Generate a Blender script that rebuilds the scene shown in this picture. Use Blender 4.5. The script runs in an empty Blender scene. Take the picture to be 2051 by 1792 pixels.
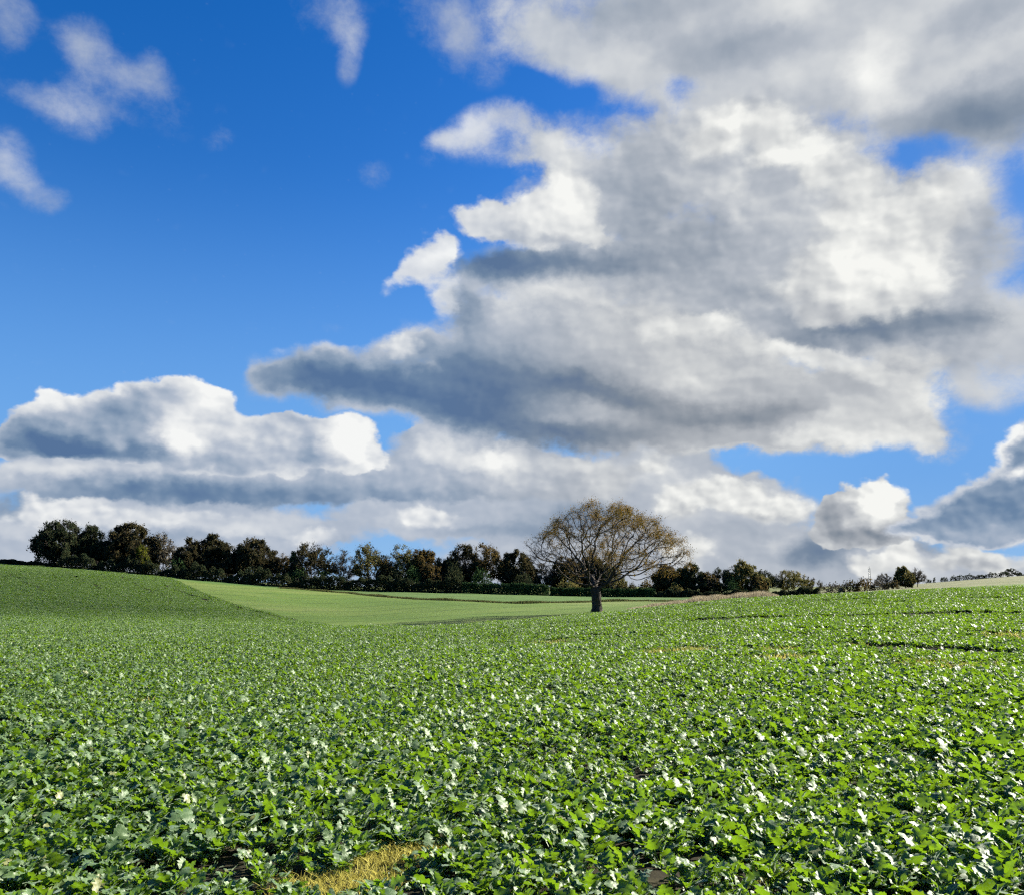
import bpy, math, random
import numpy as np
from mathutils import Vector

C = bpy.context.scene.collection
SKY_STRENGTH, SKY_HUE, SKY_SAT, SKY_VAL = 0.05, 0.515, 1.43, 1.78
SKY_DIM = 0.51
SKY_LAYERS = [
    # wisps at the left and along the top
    dict(soft=True, cover=[(165, 75, 80, 70, 0, 0.9), (190, 150, 115, 105, 0, 0.7), (135, 215, 120, 70, 0, 0.8), (45, 180, 120, 45, -15, 0.6),
                           (312, 130, 45, 70, 0, 0.7), (270, 165, 130, 60, -15, 0.5), (390, 225, 130, 100, -15, 0.42), (445, 285, 60, 40, 0, 0.42), (250, 250, 130, 60, 0, 0.3), (180, 290, 80, 40, 0, 0.2),
                           (20, 15, 95, 75, 0, 0.85), (5, 75, 50, 50, 0, 0.7), (0, 310, 90, 80, 0, 0.9), (40, 365, 110, 50, -30, 0.75), (105, 395, 55, 40, 0, 0.4),
                           (640, 10, 130, 80, 0, 0.75), (690, 85, 55, 110, 0, 0.75), (880, 20, 210, 100, 0, 0.8), (930, 95, 120, 80, -45, 0.65),
                           (760, 355, 70, 55, 0, 0.62), (845, 420, 40, 60, 0, 0.4), (655, 650, 90, 25, 0, 0.45), (515, 655, 55, 25, 0, 0.35), (520, 710, 50, 30, 0, 0.4), (1010, 130, 60, 70, -45, 0.4), (960, 40, 120, 80, 0, 0.4), (1085, 150, 45, 60, 0, 0.3)],
         rag=1.8, edge=(0.2, 1.7), alpha=0.78, base=0.60, tone=[(150, 200, 160, 160, 0, 0.1), (20, 340, 90, 90, 0, 0.14), (690, 60, 120, 120, 0, 0.05)], relief=0.2, mott=0.3),
    # banks along the horizon
    dict(small=True, cover=[(100, 1090, 400, 150, 0, 1.0), (420, 1060, 400, 120, 0, 1.0), (650, 1075, 130, 35, 0, 0.5), (860, 1040, 220, 60, 0, 0.8), (1000, 1010, 420, 90, 0, 1.0), (1100, 1120, 350, 100, 0, 0.8), (1200, 1000, 420, 130, 0, 1.0),
                            (1450, 1050, 260, 140, 0, 1.0), (1650, 1150, 350, 110, 0, 0.9), (1900, 1180, 380, 110, 0, 0.9), (1330, 925, 180, 80, 0, 0.7), (1450, 1170, 300, 100, 0, 0.8), (750, 1160, 500, 50, 0, 0.4), (30, 1090, 140, 40, 0, -0.35), (740, 1105, 150, 28, 0, -0.6), (950, 1075, 100, 20, 0, -0.3),
                            (1560, 930, 200, 50, 0, -0.6), (2040, 1085, 60, 22, 0, -0.7)],
         rag=0.75, bill=0.5, edge=(0.2, 0.6), base=0.58, warm=0.5,
         tone=[(860, 1040, 110, 25, 0, 0.2), (1180, 950, 160, 60, 0, 0.05), (1170, 1030, 140, 60, 15, -0.25), (1060, 1060, 120, 40, 0, -0.12), (1400, 985, 120, 40, 0, 0.25), (1320, 940, 90, 50, 0, 0.18), (1500, 1010, 90, 50, 0, 0.1), (1370, 1100, 80, 45, 0, 0.25), (1450, 1060, 120, 30, 0, -0.05),
               (1640, 1110, 110, 45, 0, -0.35), (1560, 1090, 60, 30, 0, 0.12), (1740, 1130, 50, 25, -30, 0.2), (1805, 1110, 50, 35, 0, 0.38), (1880, 1085, 60, 25, 0, -0.25), (1935, 1105, 60, 40, 0, 0.4), (2010, 1120, 70, 40, 0, 0.3), (1860, 1150, 60, 30, 0, 0.1),
               (130, 1010, 110, 45, 0, 0.3), (330, 1035, 170, 30, 0, 0.18), (20, 1000, 60, 60, 0, -0.25), (560, 1040, 140, 25, 0, 0.1), (80, 1060, 130, 30, 0, 0.12), (620, 1075, 70, 22, 0, 0.2), (300, 1075, 260, 22, 0, -0.12), (480, 1060, 160, 20, 0, 0.14), (960, 1060, 160, 24, 0, -0.12), (200, 1050, 130, 20, 0, 0.12)], relief=0.2, mott=0.24),
    # white heaps standing along the horizon
    dict(small=True, puff=0.2, cover=[(1935, 1105, 70, 50, 0, 1.0), (2005, 1125, 65, 42, 0, 0.9), (1875, 1138, 60, 32, 0, 0.7), (1805, 1112, 55, 38, 0, 0.95), (1740, 1135, 60, 32, 0, 0.7), (1375, 1000, 110, 55, 0, 0.9), (1455, 985, 80, 45, 0, 0.8), (1510, 1012, 90, 50, 0, 0.8), (1370, 1100, 95, 55, 0, 0.9), (1310, 935, 80, 45, 0, 0.7),
                (90, 1025, 120, 50, 0, 0.9), (180, 1040, 120, 40, 0, 0.7), (350, 1035, 150, 30, 0, 0.7), (620, 1070, 90, 24, 0, 0.7), (860, 1035, 120, 32, 0, 0.8), (1590, 1020, 60, 50, 0, 0.5)],
         rag=0.6, bill=0.35, edge=(0.3, 0.75), base=0.86, tone=[(1935, 1130, 120, 22, 0, -0.2), (1380, 1030, 140, 24, 0, -0.2), (1500, 1035, 110, 20, 0, -0.16), (860, 1055, 120, 16, 0, -0.15), (100, 1060, 160, 18, 0, -0.16), (1375, 1125, 100, 20, 0, -0.1)], relief=0.7, mott=0.2),
    # grey deck and white bank below the cumulus
    dict(cover=[(420, 970, 500, 62, 0, 1.2), (150, 950, 220, 60, 0, 0.8), (800, 965, 330, 70, 0, 1.0), (900, 905, 200, 60, 0, 0.8), (1000, 940, 320, 85, 0, 0.85), (1180, 960, 240, 80, 0, 0.6), (880, 872, 140, 50, 0, 0.8), (785, 862, 32, 14, 0, -0.5)],
         rag=0.4, bill=0.35, edge=(0.25, 0.6), base=0.62,
         tone=[(80, 945, 130, 40, 0, 0.16), (330, 945, 170, 25, 15, 0.1), (430, 990, 520, 45, 0, -0.36), (200, 980, 130, 30, 0, -0.12), (900, 1000, 300, 40, 0, -0.18), (870, 900, 80, 40, 0, 0.22), (975, 920, 110, 50, 0, 0.3), (1130, 930, 120, 40, 0, 0.12), (820, 960, 140, 40, 0, -0.1), (640, 960, 150, 30, 0, -0.1)], relief=0.6, mott=0.3),
    # left cumulus
    dict(cover=[(395, 815, 130, 95, 0, 1.1), (330, 850, 170, 110, 0, 0.7), (220, 835, 140, 100, 0, 1.0), (95, 850, 110, 80, 0, 1.0), (50, 890, 70, 60, 0, 0.7), (200, 890, 280, 50, 0, 0.8), (560, 900, 160, 75, 0, 0.9), (690, 890, 115, 90, 0, 1.1), (740, 930, 80, 40, 0, 0.5), (450, 920, 250, 50, 0, 0.7), (600, 870, 130, 60, 0, 0.7)],
         rag=0.3, bill=0.5, edge=(0.34, 0.52), base=0.62, rim=0.12,
         tone=[(430, 785, 80, 60, 0, 0.3), (360, 870, 80, 75, 0, 0.34), (450, 860, 60, 60, 0, 0.18), (340, 760, 90, 40, 0, 0.12), (700, 870, 90, 65, 0, 0.42), (730, 920, 60, 40, 0, 0.3), (230, 765, 90, 35, 15, 0.2), (100, 800, 80, 35, 0, 0.22),
               (100, 880, 130, 55, 0, -0.42), (200, 900, 200, 35, 0, -0.38), (240, 830, 75, 60, 30, -0.26), (290, 880, 50, 60, 0, -0.22), (520, 915, 140, 45, 0, -0.08), (560, 870, 80, 40, 0, 0.06), (630, 900, 40, 50, 0, -0.14), (400, 925, 130, 25, 0, -0.12)], relief=0.8, mott=0.25),
    # right cumulus
    dict(small=True, cover=[(1740, 1030, 130, 95, 0, 1.0), (1680, 1050, 90, 75, 0, 0.8), (1780, 1070, 160, 40, 0, 0.6)],
         rag=0.3, bill=0.45, edge=(0.36, 0.52), base=0.55, rim=0.1,
         tone=[(1755, 1000, 85, 60, 0, 0.5), (1790, 1000, 40, 40, 0, 0.2), (1660, 1035, 50, 60, 0, -0.15), (1740, 1070, 160, 28, 0, -0.2)], relief=0.8, mott=0.2),
    # dark bank at the right edge
    dict(small=True, cover=[(1930, 1030, 150, 75, 15, 1.0), (2060, 970, 150, 140, 30, 1.15), (1900, 1065, 200, 35, 0, 0.7), (2110, 890, 120, 110, 30, 0.8)],
         rag=0.7, bill=0.45, edge=(0.3, 0.62), base=0.32, cool=True, rim=0.36,
         tone=[(2035, 948, 45, 26, 0, 0.55), (1890, 970, 50, 25, 30, 0.25), (1990, 905, 60, 30, 45, 0.3), (2045, 865, 40, 30, 30, 0.35), (1960, 1070, 260, 22, 0, 0.1), (1990, 1010, 160, 50, 0, -0.1)], relief=0.5, mott=0.2),
    # veil over the top right
    dict(soft=True, cover=[(1300, 40, 420, 170, 0, 1.1), (1700, 80, 520, 240, 0, 1.3), (2000, 180, 340, 250, 0, 1.2), (1220, 150, 200, 110, -15, 0.7), (1500, 170, 300, 110, 0, 0.7), (1060, 50, 140, 110, -30, 0.65), (1980, 650, 200, 190, 0, 0.75), (2060, 720, 180, 100, 0, 0.5), (1990, 480, 140, 220, 0, 0.75),
                           (1880, 300, 110, 40, 0, -0.5), (1815, 350, 45, 90, 0, -0.35), (2040, 380, 70, 110, 0, -0.55), (1930, 330, 60, 30, 0, -0.3), (1080, 190, 130, 55, -15, -0.8), (1180, 185, 60, 45, 0, -0.6), (1355, 162, 80, 40, 0, -0.5), (2030, 560, 60, 60, 0, -0.4), (1940, 760, 60, 60, 0, 0.5), (2000, 800, 60, 40, 0, 0.2)],
         rag=1.25, contrast=1.7, edge=(0.1, 1.0), base=0.67, warm=0.6,
         tone=[(1280, 20, 260, 60, 0, -0.16), (1960, 230, 260, 80, 0, -0.28), (1450, 95, 240, 60, 0, -0.12), (1950, 125, 180, 40, 15, 0.04), (1740, 150, 90, 100, 0, 0.18), (1560, 30, 140, 50, 0, 0.08), (1980, 20, 160, 50, 0, -0.12), (1240, 130, 140, 60, 0, 0.06), (1600, 150, 120, 50, 0, 0.05), (1990, 650, 120, 130, 0, 0.03)], relief=0.3, mott=0.34),
    # body of the large cloud: blue grey, seen between its bright heads
    dict(cover=[(1290, 310, 300, 120, 0, 0.8), (1080, 290, 150, 90, 0, 0.7), (1480, 280, 270, 130, 0, 1.0), (1620, 320, 160, 120, 0, 0.7), (1600, 480, 370, 250, 0, 1.2), (1200, 420, 320, 130, 0, 0.9), (1850, 500, 170, 200, 0, 1.0), (1400, 620, 480, 140, 0, 1.0), (1800, 640, 290, 95, 0, 0.9),
                (1080, 545, 330, 85, 0, 1.1), (1280, 520, 220, 80, 0, 0.8), (1650, 700, 330, 70, 0, 0.7), (1900, 700, 170, 90, 0, 0.7), (1940, 420, 140, 130, 0, 0.45), (1000, 355, 130, 26, 15, -0.6), (1835, 325, 60, 45, 30, -0.5), (1900, 300, 60, 28, 0, -0.3), (2030, 390, 50, 90, 0, -0.5)],
         rag=1.0, bill=0.4, contrast=1.75, edge=(0.12, 0.8), base=0.60, warm=0.7,
         tone=[(1150, 290, 160, 70, 0, 0.12), (1350, 250, 110, 70, 0, 0.05), (1300, 380, 100, 130, 0, -0.12), (1240, 350, 80, 120, 0, -0.04), (1400, 470, 190, 80, 0, -0.10), (1080, 530, 340, 50, 0, -0.32), (960, 530, 160, 60, 0, -0.14), (1350, 540, 220, 60, 0, -0.10), (1560, 420, 160, 70, 20, 0.02), (1520, 580, 180, 50, 0, -0.10),
               (1780, 655, 260, 55, 0, -0.26), (1620, 655, 160, 40, 0, -0.14), (1950, 660, 150, 60, 0, -0.1), (2010, 520, 80, 110, 0, -0.12), (1930, 360, 90, 60, 0, 0.16), (1460, 640, 240, 40, 0, -0.08), (1450, 380, 60, 60, 0, 0.08), (1480, 430, 50, 40, 30, 0.1), (1330, 460, 40, 40, 0, 0.08)],
         relief=0.5, mott=0.3),
    # its bright heads
    dict(soft=True, cover=[(950, 250, 115, 60, 30, 1.0), (885, 282, 60, 36, 15, 0.8), (1030, 240, 80, 60, 0, 0.8), (1060, 300, 100, 80, 0, 0.6), (960, 300, 120, 60, 0, 0.4), (870, 335, 60, 40, 0, 0.3)],
         rag=1.7, edge=(0.15, 1.3), alpha=0.85, base=0.76, tone=[(930, 255, 90, 40, 30, 0.1), (1040, 290, 90, 40, 0, -0.1)], relief=0.35, mott=0.3),
    dict(cover=[(1050, 440, 175, 75, 0, 0.95), (1130, 400, 115, 120, 0, 0.95), (975, 435, 90, 50, 0, 0.7), (1195, 472, 80, 32, -15, 0.7)],
         vor=True, puff=0.3, rag=0.75, bill=0.3, edge=(0.24, 0.66), base=0.83, tone=[(1120, 400, 90, 70, 0, 0.12), (1060, 480, 180, 22, 0, -0.16), (1040, 445, 90, 20, 0, -0.06), (1170, 470, 80, 25, -15, 0.06)], relief=0.65, mott=0.25),
    dict(small=True, cover=[(855, 528, 110, 52, 30, 1.0), (905, 498, 50, 40, 0, 0.7), (895, 590, 80, 70, 0, 0.7), (785, 570, 55, 34, 30, 0.5)],
         vor=True, puff=0.3, rag=0.95, bill=0.4, edge=(0.22, 0.8), alpha=0.95, base=0.86, tone=[(880, 510, 70, 30, 30, 0.14), (930, 540, 30, 50, 0, -0.2)], relief=0.65, mott=0.25),
    dict(cover=[(1460, 245, 130, 75, 0, 0.8), (1570, 265, 130, 75, 0, 0.95), (1655, 330, 85, 90, 0, 0.9), (1400, 300, 90, 60, 0, 0.5), (1560, 318, 90, 36, 0, 0.6), (1490, 370, 60, 50, 30, 0.4)],
         vor=True, puff=0.3, rag=0.95, bill=0.35, edge=(0.2, 0.9), alpha=0.95, base=0.84, tone=[(1630, 290, 70, 45, 0, 0.18), (1560, 312, 80, 25, 0, 0.16), (1500, 240, 60, 30, 0, 0.12), (1430, 280, 60, 40, 0, -0.06)], relief=0.65, mott=0.3),
    dict(cover=[(1710, 430, 100, 150, -30, 0.9), (1820, 520, 145, 150, 0, 1.0), (1700, 575, 165, 105, 0, 0.9), (1590, 560, 170, 70, 15, 0.6), (1860, 410, 110, 90, 0, 0.8), (1640, 630, 90, 40, -15, 0.5), (1560, 420, 120, 55, 0, -0.5)],
         vor=True, puff=0.3, rag=0.75, bill=0.4, edge=(0.22, 0.85), base=0.77, tone=[(1740, 480, 110, 150, -30, 0.16), (1840, 530, 90, 90, 0, 0.14), (1710, 580, 110, 70, 0, 0.08), (1900, 560, 40, 70, 0, 0.1), (1640, 620, 130, 40, -15, -0.12), (1790, 480, 40, 40, 0, -0.06), (1860, 400, 70, 50, 0, 0.04)], relief=0.65, mott=0.2),
    # grey based cloud in front
    dict(cover=[(1150, 680, 330, 170, 0, 1.2), (1450, 740, 400, 130, -15, 1.1), (950, 740, 260, 150, 0, 1.1), (690, 765, 210, 90, 0, 1.0), (850, 810, 230, 85, -15, 0.9), (1250, 880, 420, 60, 0, 0.6), (1600, 875, 360, 65, 0, 0.8), (1400, 890, 320, 45, 0, 0.4), (550, 765, 90, 60, 0, 0.7), (530, 740, 50, 50, 0, 0.3), (680, 705, 75, 45, 0, 0.6), (610, 725, 60, 40, 0, 0.45), (760, 700, 60, 45, 0, 0.5), (1150, 820, 430, 100, 0, 1.0), (1500, 830, 400, 105, 0, 1.1), (1780, 800, 160, 130, 0, 1.0), (1870, 890, 80, 50, 0, 0.6), (820, 690, 70, 50, 0, 0.6), (970, 610, 140, 80, 0, 0.6), (1840, 740, 90, 60, 0, 0.5)],
         contrast=1.6, rag=1.35, bill=0.5, edge=(0.14, 0.78), base=0.60, rim=0.1,
         tone=[(1700, 820, 150, 50, 0, 0.12), (1850, 800, 90, 90, 0, 0.12),
               (960, 770, 300, 130, 0, -0.4), (660, 760, 230, 80, 0, -0.42), (1000, 850, 400, 60, -15, -0.24), (1250, 800, 260, 45, -15, -0.28), (1500, 830, 240, 40, 0, -0.24), (1200, 870, 330, 50, 0, -0.22), (930, 610, 100, 100, 0, -0.28), (1060, 600, 140, 60, 0, 0.06), (1200, 660, 160, 60, 0, 0.04), 
               (1330, 740, 170, 50, 0, 0.04), (1440, 760, 200, 26, 0, 0.08), (1180, 760, 160, 60, 0, -0.1), (1560, 760, 130, 30, 0, -0.04)],
         relief=0.42, mott=0.30),
    dict(cover=[(1340, 660, 150, 50, 0, 0.9), (1440, 645, 85, 45, 0, 0.8), (1510, 685, 70, 40, -15, 0.6)],
         rag=0.85, bill=0.5, edge=(0.3, 0.9), alpha=0.92, base=0.82, tone=[(1440, 640, 60, 30, 0, 0.12), (1340, 690, 160, 30, 0, -0.12)], relief=0.6, mott=0.25),
    dict(cover=[(1590, 700, 130, 45, -15, 0.9), (1700, 735, 120, 45, -15, 0.9), (1790, 765, 80, 45, -15, 0.7), (1860, 770, 60, 60, 0, 0.5)],
         rag=0.85, bill=0.5, edge=(0.3, 0.85), alpha=0.92, base=0.84, tone=[(1570, 690, 80, 30, -15, 0.12), (1650, 750, 150, 25, -15, -0.14)], relief=0.6, mott=0.25),
    dict(cover=[(1650, 880, 180, 36, 0, 0.8), (1780, 880, 120, 50, 0, 0.9), (1865, 885, 60, 45, 0, 0.8), (1700, 830, 150, 40, 0, 0.5)],
         rag=0.8, bill=0.5, edge=(0.3, 0.95), alpha=0.92, base=0.85, tone=[(1620, 890, 120, 20, 0, 0.1), (1760, 905, 50, 25, 0, 0.12), (1760, 850, 120, 30, 0, -0.08)], relief=0.6, mott=0.25),
    dict(small=True, cover=[(806, 690, 55, 48, 0, 1.0), (860, 735, 60, 50, 0, 0.5), (560, 700, 60, 28, 0, 0.4), (690, 688, 55, 18, 15, 0.5)],
         rag=0.9, bill=0.4, edge=(0.3, 1.0), alpha=0.85, base=0.78, tone=[(805, 680, 40, 30, 0, 0.14)], relief=0.6, mott=0.25),
]
# ------------------------------------------------------------------ camera numbers
FPX, CX, CY, HOR = 1776.0, 1025.5, 896.0, 1175.0        # focal length, centre and horizon row on a 2051 x 1792 picture
PITCH = math.atan((HOR - CY) / FPX)
EYE = 1.6
SUN_AZ, SUN_EL = math.radians(65), math.radians(26)     # right of the view direction (+Y), above the horizon
SUN_DIR = Vector((math.sin(SUN_AZ) * math.cos(SUN_EL), math.cos(SUN_AZ) * math.cos(SUN_EL), math.sin(SUN_EL)))

def ray(px, py):
    """World direction (forward component not normalised) of a picture point."""
    a, b = (px - CX) / FPX, (CY - py) / FPX
    c, s = math.cos(PITCH), math.sin(PITCH)
    return Vector((a, c - b * s, s + b * c))

def azel(px, py):
    d = ray(px, py).normalized()
    return math.degrees(math.atan2(d.x, d.y)), math.degrees(math.asin(d.z))

# ------------------------------------------------------------------ sky
class NT:
    """Small helper for writing node trees as expressions."""
    def __init__(self, tree):
        self.t = tree
    def _set(self, sock, v):
        if hasattr(v, 'is_output'):
            self.t.links.new(v, sock)
        elif v is not None:
            sock.default_value = v
    def node(self, kind, **kw):
        n = self.t.nodes.new(kind)
        for k, v in kw.items():
            setattr(n, k, v)
        return n
    def m(self, op, a, b=None, c=None, clamp=False):
        n = self.node('ShaderNodeMath', operation=op, use_clamp=clamp)
        self._set(n.inputs[0], a); self._set(n.inputs[1], b)
        if c is not None: self._set(n.inputs[2], c)
        return n.outputs[0]
    def vm(self, op, a, b=None, scale=None):
        n = self.node('ShaderNodeVectorMath', operation=op)
        self._set(n.inputs[0], a)
        if b is not None: self._set(n.inputs[1], b)
        if scale is not None: self._set(n.inputs['Scale'], scale)
        return n.outputs['Value'] if op in ('LENGTH', 'DOT_PRODUCT') else n.outputs[0]
    def rng(self, v, a, b, c=0.0, d=1.0, kind='LINEAR'):
        n = self.node('ShaderNodeMapRange', interpolation_type=kind)
        for s, x in zip(('Value', 'From Min', 'From Max', 'To Min', 'To Max'), (v, a, b, c, d)):
            self._set(n.inputs[s], x)
        return n.outputs[0]
    def noise(self, vec, scale, detail=2.0, rough=0.5, lac=2.0, dist=0.0, kind='FBM', dim='2D', out=0):
        n = self.node('ShaderNodeTexNoise', noise_dimensions=dim)
        n.noise_type = kind
        self._set(n.inputs['Vector'], vec)
        for k, v in (('Scale', scale), ('Detail', detail), ('Roughness', rough), ('Lacunarity', lac), ('Distortion', dist)):
            self._set(n.inputs[k], v)
        return n.outputs[out]
    def billow(self, vec, scale, detail=2.0, rough=0.5):
        n = self.node('ShaderNodeTexVoronoi', feature='SMOOTH_F1', voronoi_dimensions='2D')
        n.normalize = True
        self._set(n.inputs['Vector'], vec)
        for k, v in (('Scale', scale), ('Detail', detail), ('Roughness', rough), ('Lacunarity', 2.1), ('Smoothness', 0.7)):
            self._set(n.inputs[k], v)
        return n.outputs['Distance']
    def ramp(self, fac, stops, interp='LINEAR'):
        n = self.node('ShaderNodeValToRGB')
        cr = n.color_ramp
        cr.interpolation = interp
        while len(cr.elements) < len(stops): cr.elements.new(0.5)
        for e, (p, c) in zip(cr.elements, stops):
            e.position = p; e.color = (*c, 1.0)
        self._set(n.inputs['Fac'], fac)
        return n.outputs[0]
    def mix(self, f, a, b, kind='MIX'):
        n = self.node('ShaderNodeMix', data_type='RGBA', blend_type=kind)
        self._set(n.inputs[0], f)
        for i, v in ((6, a), (7, b)):
            self._set(n.inputs[i], v if hasattr(v, 'is_output') else (*v, 1.0))
        return n.outputs[2]
    def blobs(self, vec, lst, start):
        """Sum of soft ellipses. Every entry: picture x, y, radius x, radius y (picture units), turn in degrees, weight."""
        g = bpy.data.node_groups.new('soft_shapes', 'ShaderNodeTree')       # a group of its own keeps the big tree quick to build
        g.interface.new_socket('Vector', in_out='INPUT', socket_type='NodeSocketVector')
        g.interface.new_socket('Value', in_out='OUTPUT', socket_type='NodeSocketFloat')
        G = NT(g)
        gi, go = G.node('NodeGroupInput'), G.node('NodeGroupOutput')
        # the running sum travels in z, which keeps the node graph one long chain
        state = G.vm('MULTIPLY_ADD', gi.outputs[0], (1, 1, 0))
        state.node.inputs[2].default_value = (0, 0, start)
        for (x, y, rx, ry, rot, w) in lst:
            a, e = azel(x, y)
            sx, sy = 31.0 / rx, 31.0 / ry
            p = state
            if rot:
                c, s = math.cos(math.radians(rot)), math.sin(math.radians(rot))
                cb = G.node('ShaderNodeCombineXYZ')
                G._set(cb.inputs[0], G.vm('DOT_PRODUCT', state, (c, s, 0)))
                G._set(cb.inputs[1], G.vm('DOT_PRODUCT', state, (-s, c, 0)))
                p = cb.outputs[0]
                a, e = a * c + e * s, -a * s + e * c
            q = G.vm('MULTIPLY_ADD', p, (sx, sy, 0))
            q.node.inputs[2].default_value = (-a * sx, -e * sy, 0)
            f = G.rng(G.vm('LENGTH', q), 1.0, 0.0, 0.0, 1.0, 'SMOOTHSTEP')
            state = G.vm('ADD', state, G.vm('SCALE', (0, 0, w), scale=f))
        g.links.new(G.vm('DOT_PRODUCT', state, (0, 0, 1)), go.inputs[0])
        n = self.node('ShaderNodeGroup')
        n.node_tree = g
        self.t.links.new(vec, n.inputs[0])
        acc = n.outputs[0]
        return acc

COOL_RAMP = [(0.0, (0.095, 0.175, 0.33)), (0.2, (0.155, 0.245, 0.385)), (0.4, (0.29, 0.375, 0.50)),
             (0.6, (0.46, 0.52, 0.62)), (0.8, (0.70, 0.73, 0.77)), (1.0, (0.93, 0.94, 0.93))]
WARM_RAMP = [(0.0, (0.14, 0.19, 0.28)), (0.2, (0.225, 0.265, 0.32)), (0.4, (0.345, 0.375, 0.42)),
             (0.6, (0.485, 0.51, 0.545)), (0.8, (0.70, 0.715, 0.715)), (1.0, (0.94, 0.945, 0.91))]

def build_sky():
    w = bpy.data.worlds.new('World')
    bpy.context.scene.world = w
    w.use_nodes = True
    t = w.node_tree
    t.nodes.clear()
    N = NT(t)
    geo = N.node('ShaderNodeTexCoord')
    sep = N.node('ShaderNodeSeparateXYZ')
    t.links.new(geo.outputs['Generated'], sep.inputs[0])
    az = N.m('MULTIPLY', N.m('ARCTAN2', sep.outputs[0], sep.outputs[1]), 57.29578)
    el = N.m('MULTIPLY', N.m('ARCSINE', sep.outputs[2]), 57.29578)
    comb = N.node('ShaderNodeCombineXYZ')
    t.links.new(az, comb.inputs[0]); t.links.new(el, comb.inputs[1])
    P = comb.outputs[0]

    # clear sky
    st = N.node('ShaderNodeTexSky', sky_type='NISHITA')
    st.sun_disc = False
    st.sun_elevation = SUN_EL
    st.sun_rotation = SUN_AZ
    st.altitude = 60; st.air_density = 1.0; st.dust_density = 0.35; st.ozone_density = 2.4
    hs = N.node('ShaderNodeHueSaturation')
    hs.inputs['Hue'].default_value = SKY_HUE; hs.inputs['Saturation'].default_value = SKY_SAT; hs.inputs['Value'].default_value = SKY_VAL
    t.links.new(st.outputs[0], hs.inputs['Color'])
    col = N.mix(N.rng(az, 4.0, 28.0, 0.0, 0.65, 'SMOOTHSTEP'), hs.outputs[0], [x / 0.1 for x in (0.06, 0.22, 0.60)])    # less glare towards the sun
    col = N.mix(N.rng(el, 27.0, 1.0, 0.0, 0.9, 'SMOOTHSTEP'), col, [x / 0.1 for x in (0.14, 0.37, 0.80)])
    col = N.mix(N.rng(el, 7.0, -1.0, 0.0, 0.8, 'SMOOTHSTEP'), col, [x / 0.1 for x in (0.32, 0.56, 0.86)])

    # shared turbulence
    wa = N.vm('ADD', N.noise(P, 0.13, 1.0, 0.5, out=1), (-0.5, -0.5, -0.5))
    PF = N.vm('MULTIPLY', P, (1.0, 1.35, 0))
    wb = N.vm('ADD', N.noise(PF, 0.36, 4.0, 0.58, out=1), (-0.5, -0.5, -0.5))
    PW = N.vm('MULTIPLY_ADD', wa, (1.9, 1.5, 0))
    t.links.new(P, PW.node.inputs[2])
    PW2 = N.vm('MULTIPLY_ADD', wb, (1.9, 1.5, 0))
    t.links.new(PW, PW2.node.inputs[2])
    PT = N.vm('MULTIPLY_ADD', wb, (2.4, 1.7, 0))            # warp for light and shade
    t.links.new(P, PT.node.inputs[2])
    PV = N.vm('MULTIPLY_ADD', wb, (0.7, 0.6, 0))
    t.links.new(PF, PV.node.inputs[2])
    fb = N.m('SUBTRACT', N.noise(PV, 0.23, 8.0, 0.66), 0.5)            # ragged detail
    ft = N.m('SUBTRACT', N.noise(PV, 0.22, 3.6, 0.46), 0.5)            # soft mottling
    ft2 = N.m('SUBTRACT', N.noise(N.vm('ADD', PV, (0.45, 0.4, 0)), 0.22, 3.6, 0.46), 0.5)
    b1 = N.billow(PV, 0.30, 2.0, 0.40)
    b2 = N.billow(N.vm('ADD', PV, (0.6, 0.6, 0)), 0.30, 2.0, 0.40)     # a step towards the sun
    rel = N.m('MULTIPLY_ADD', N.m('SUBTRACT', ft, ft2), 0.55, N.m('MULTIPLY', N.m('SUBTRACT', b2, b1), 0.55))   # lit and shaded sides of the billows
    relv = N.m('SUBTRACT', b2, b1)
    s1 = N.billow(PV, 0.75, 1.5, 0.4)
    s2 = N.billow(N.vm('ADD', PV, (0.28, 0.3, 0)), 0.75, 1.5, 0.4)
    rel_s = N.m('SUBTRACT', s2, s1)
    bill = N.m('SUBTRACT', 0.42, b1)
    bill_s = N.m('SUBTRACT', 0.42, s1)
    warm = N.rng(az, -9.0, 12.0, 0.0, 1.0, 'SMOOTHSTEP')

    for L in SKY_LAYERS:
        small = L.get('small', False)
        cov = N.blobs(PW if L.get('soft') else PW2, L['cover'], -L.get('cut', 0.0))
        cov = N.m('MULTIPLY_ADD', fb, N.rng(cov, 0.0, 0.42, 0.0, L['rag'], 'SMOOTHSTEP'), cov)
        if L.get('bill'):
            cov = N.m('MULTIPLY_ADD', bill_s if small else bill, L['bill'], cov)
        if L.get('puff'):
            cov = N.m('MULTIPLY_ADD', bill_s, L['puff'], cov)
        lo, hi = L['edge']
        a = N.rng(cov, lo, hi, 0.0, L.get('alpha', 1.0), 'SMOOTHSTEP')
        tone = N.blobs(PT, [(*q[:5], q[5] * L.get('contrast', 1.3)) for q in L['tone']], L['base'])
        tone = N.m('MULTIPLY_ADD', relv if L.get('vor') else rel_s if small else rel, L['relief'], tone)
        if not small and not L.get('soft'):
            tone = N.m('MULTIPLY_ADD', rel_s, L['relief'] * 0.5, tone)
        tone = N.m('MULTIPLY_ADD', ft, L.get('mott', 0.25), tone)
        if L.get('rim'):                                              # thin edges let the light through
            tone = N.m('ADD', tone, N.rng(cov, hi - 0.06, hi + 0.35, L['rim'], 0.0, 'SMOOTHSTEP'))
        tone = N.m('MULTIPLY_ADD', tone, 0.93, 0.05)
        c = N.mix(0.0 if L.get('cool') else N.m('MULTIPLY', warm, L.get('warm', 1.0)), N.ramp(tone, COOL_RAMP), N.ramp(tone, WARM_RAMP))
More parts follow.
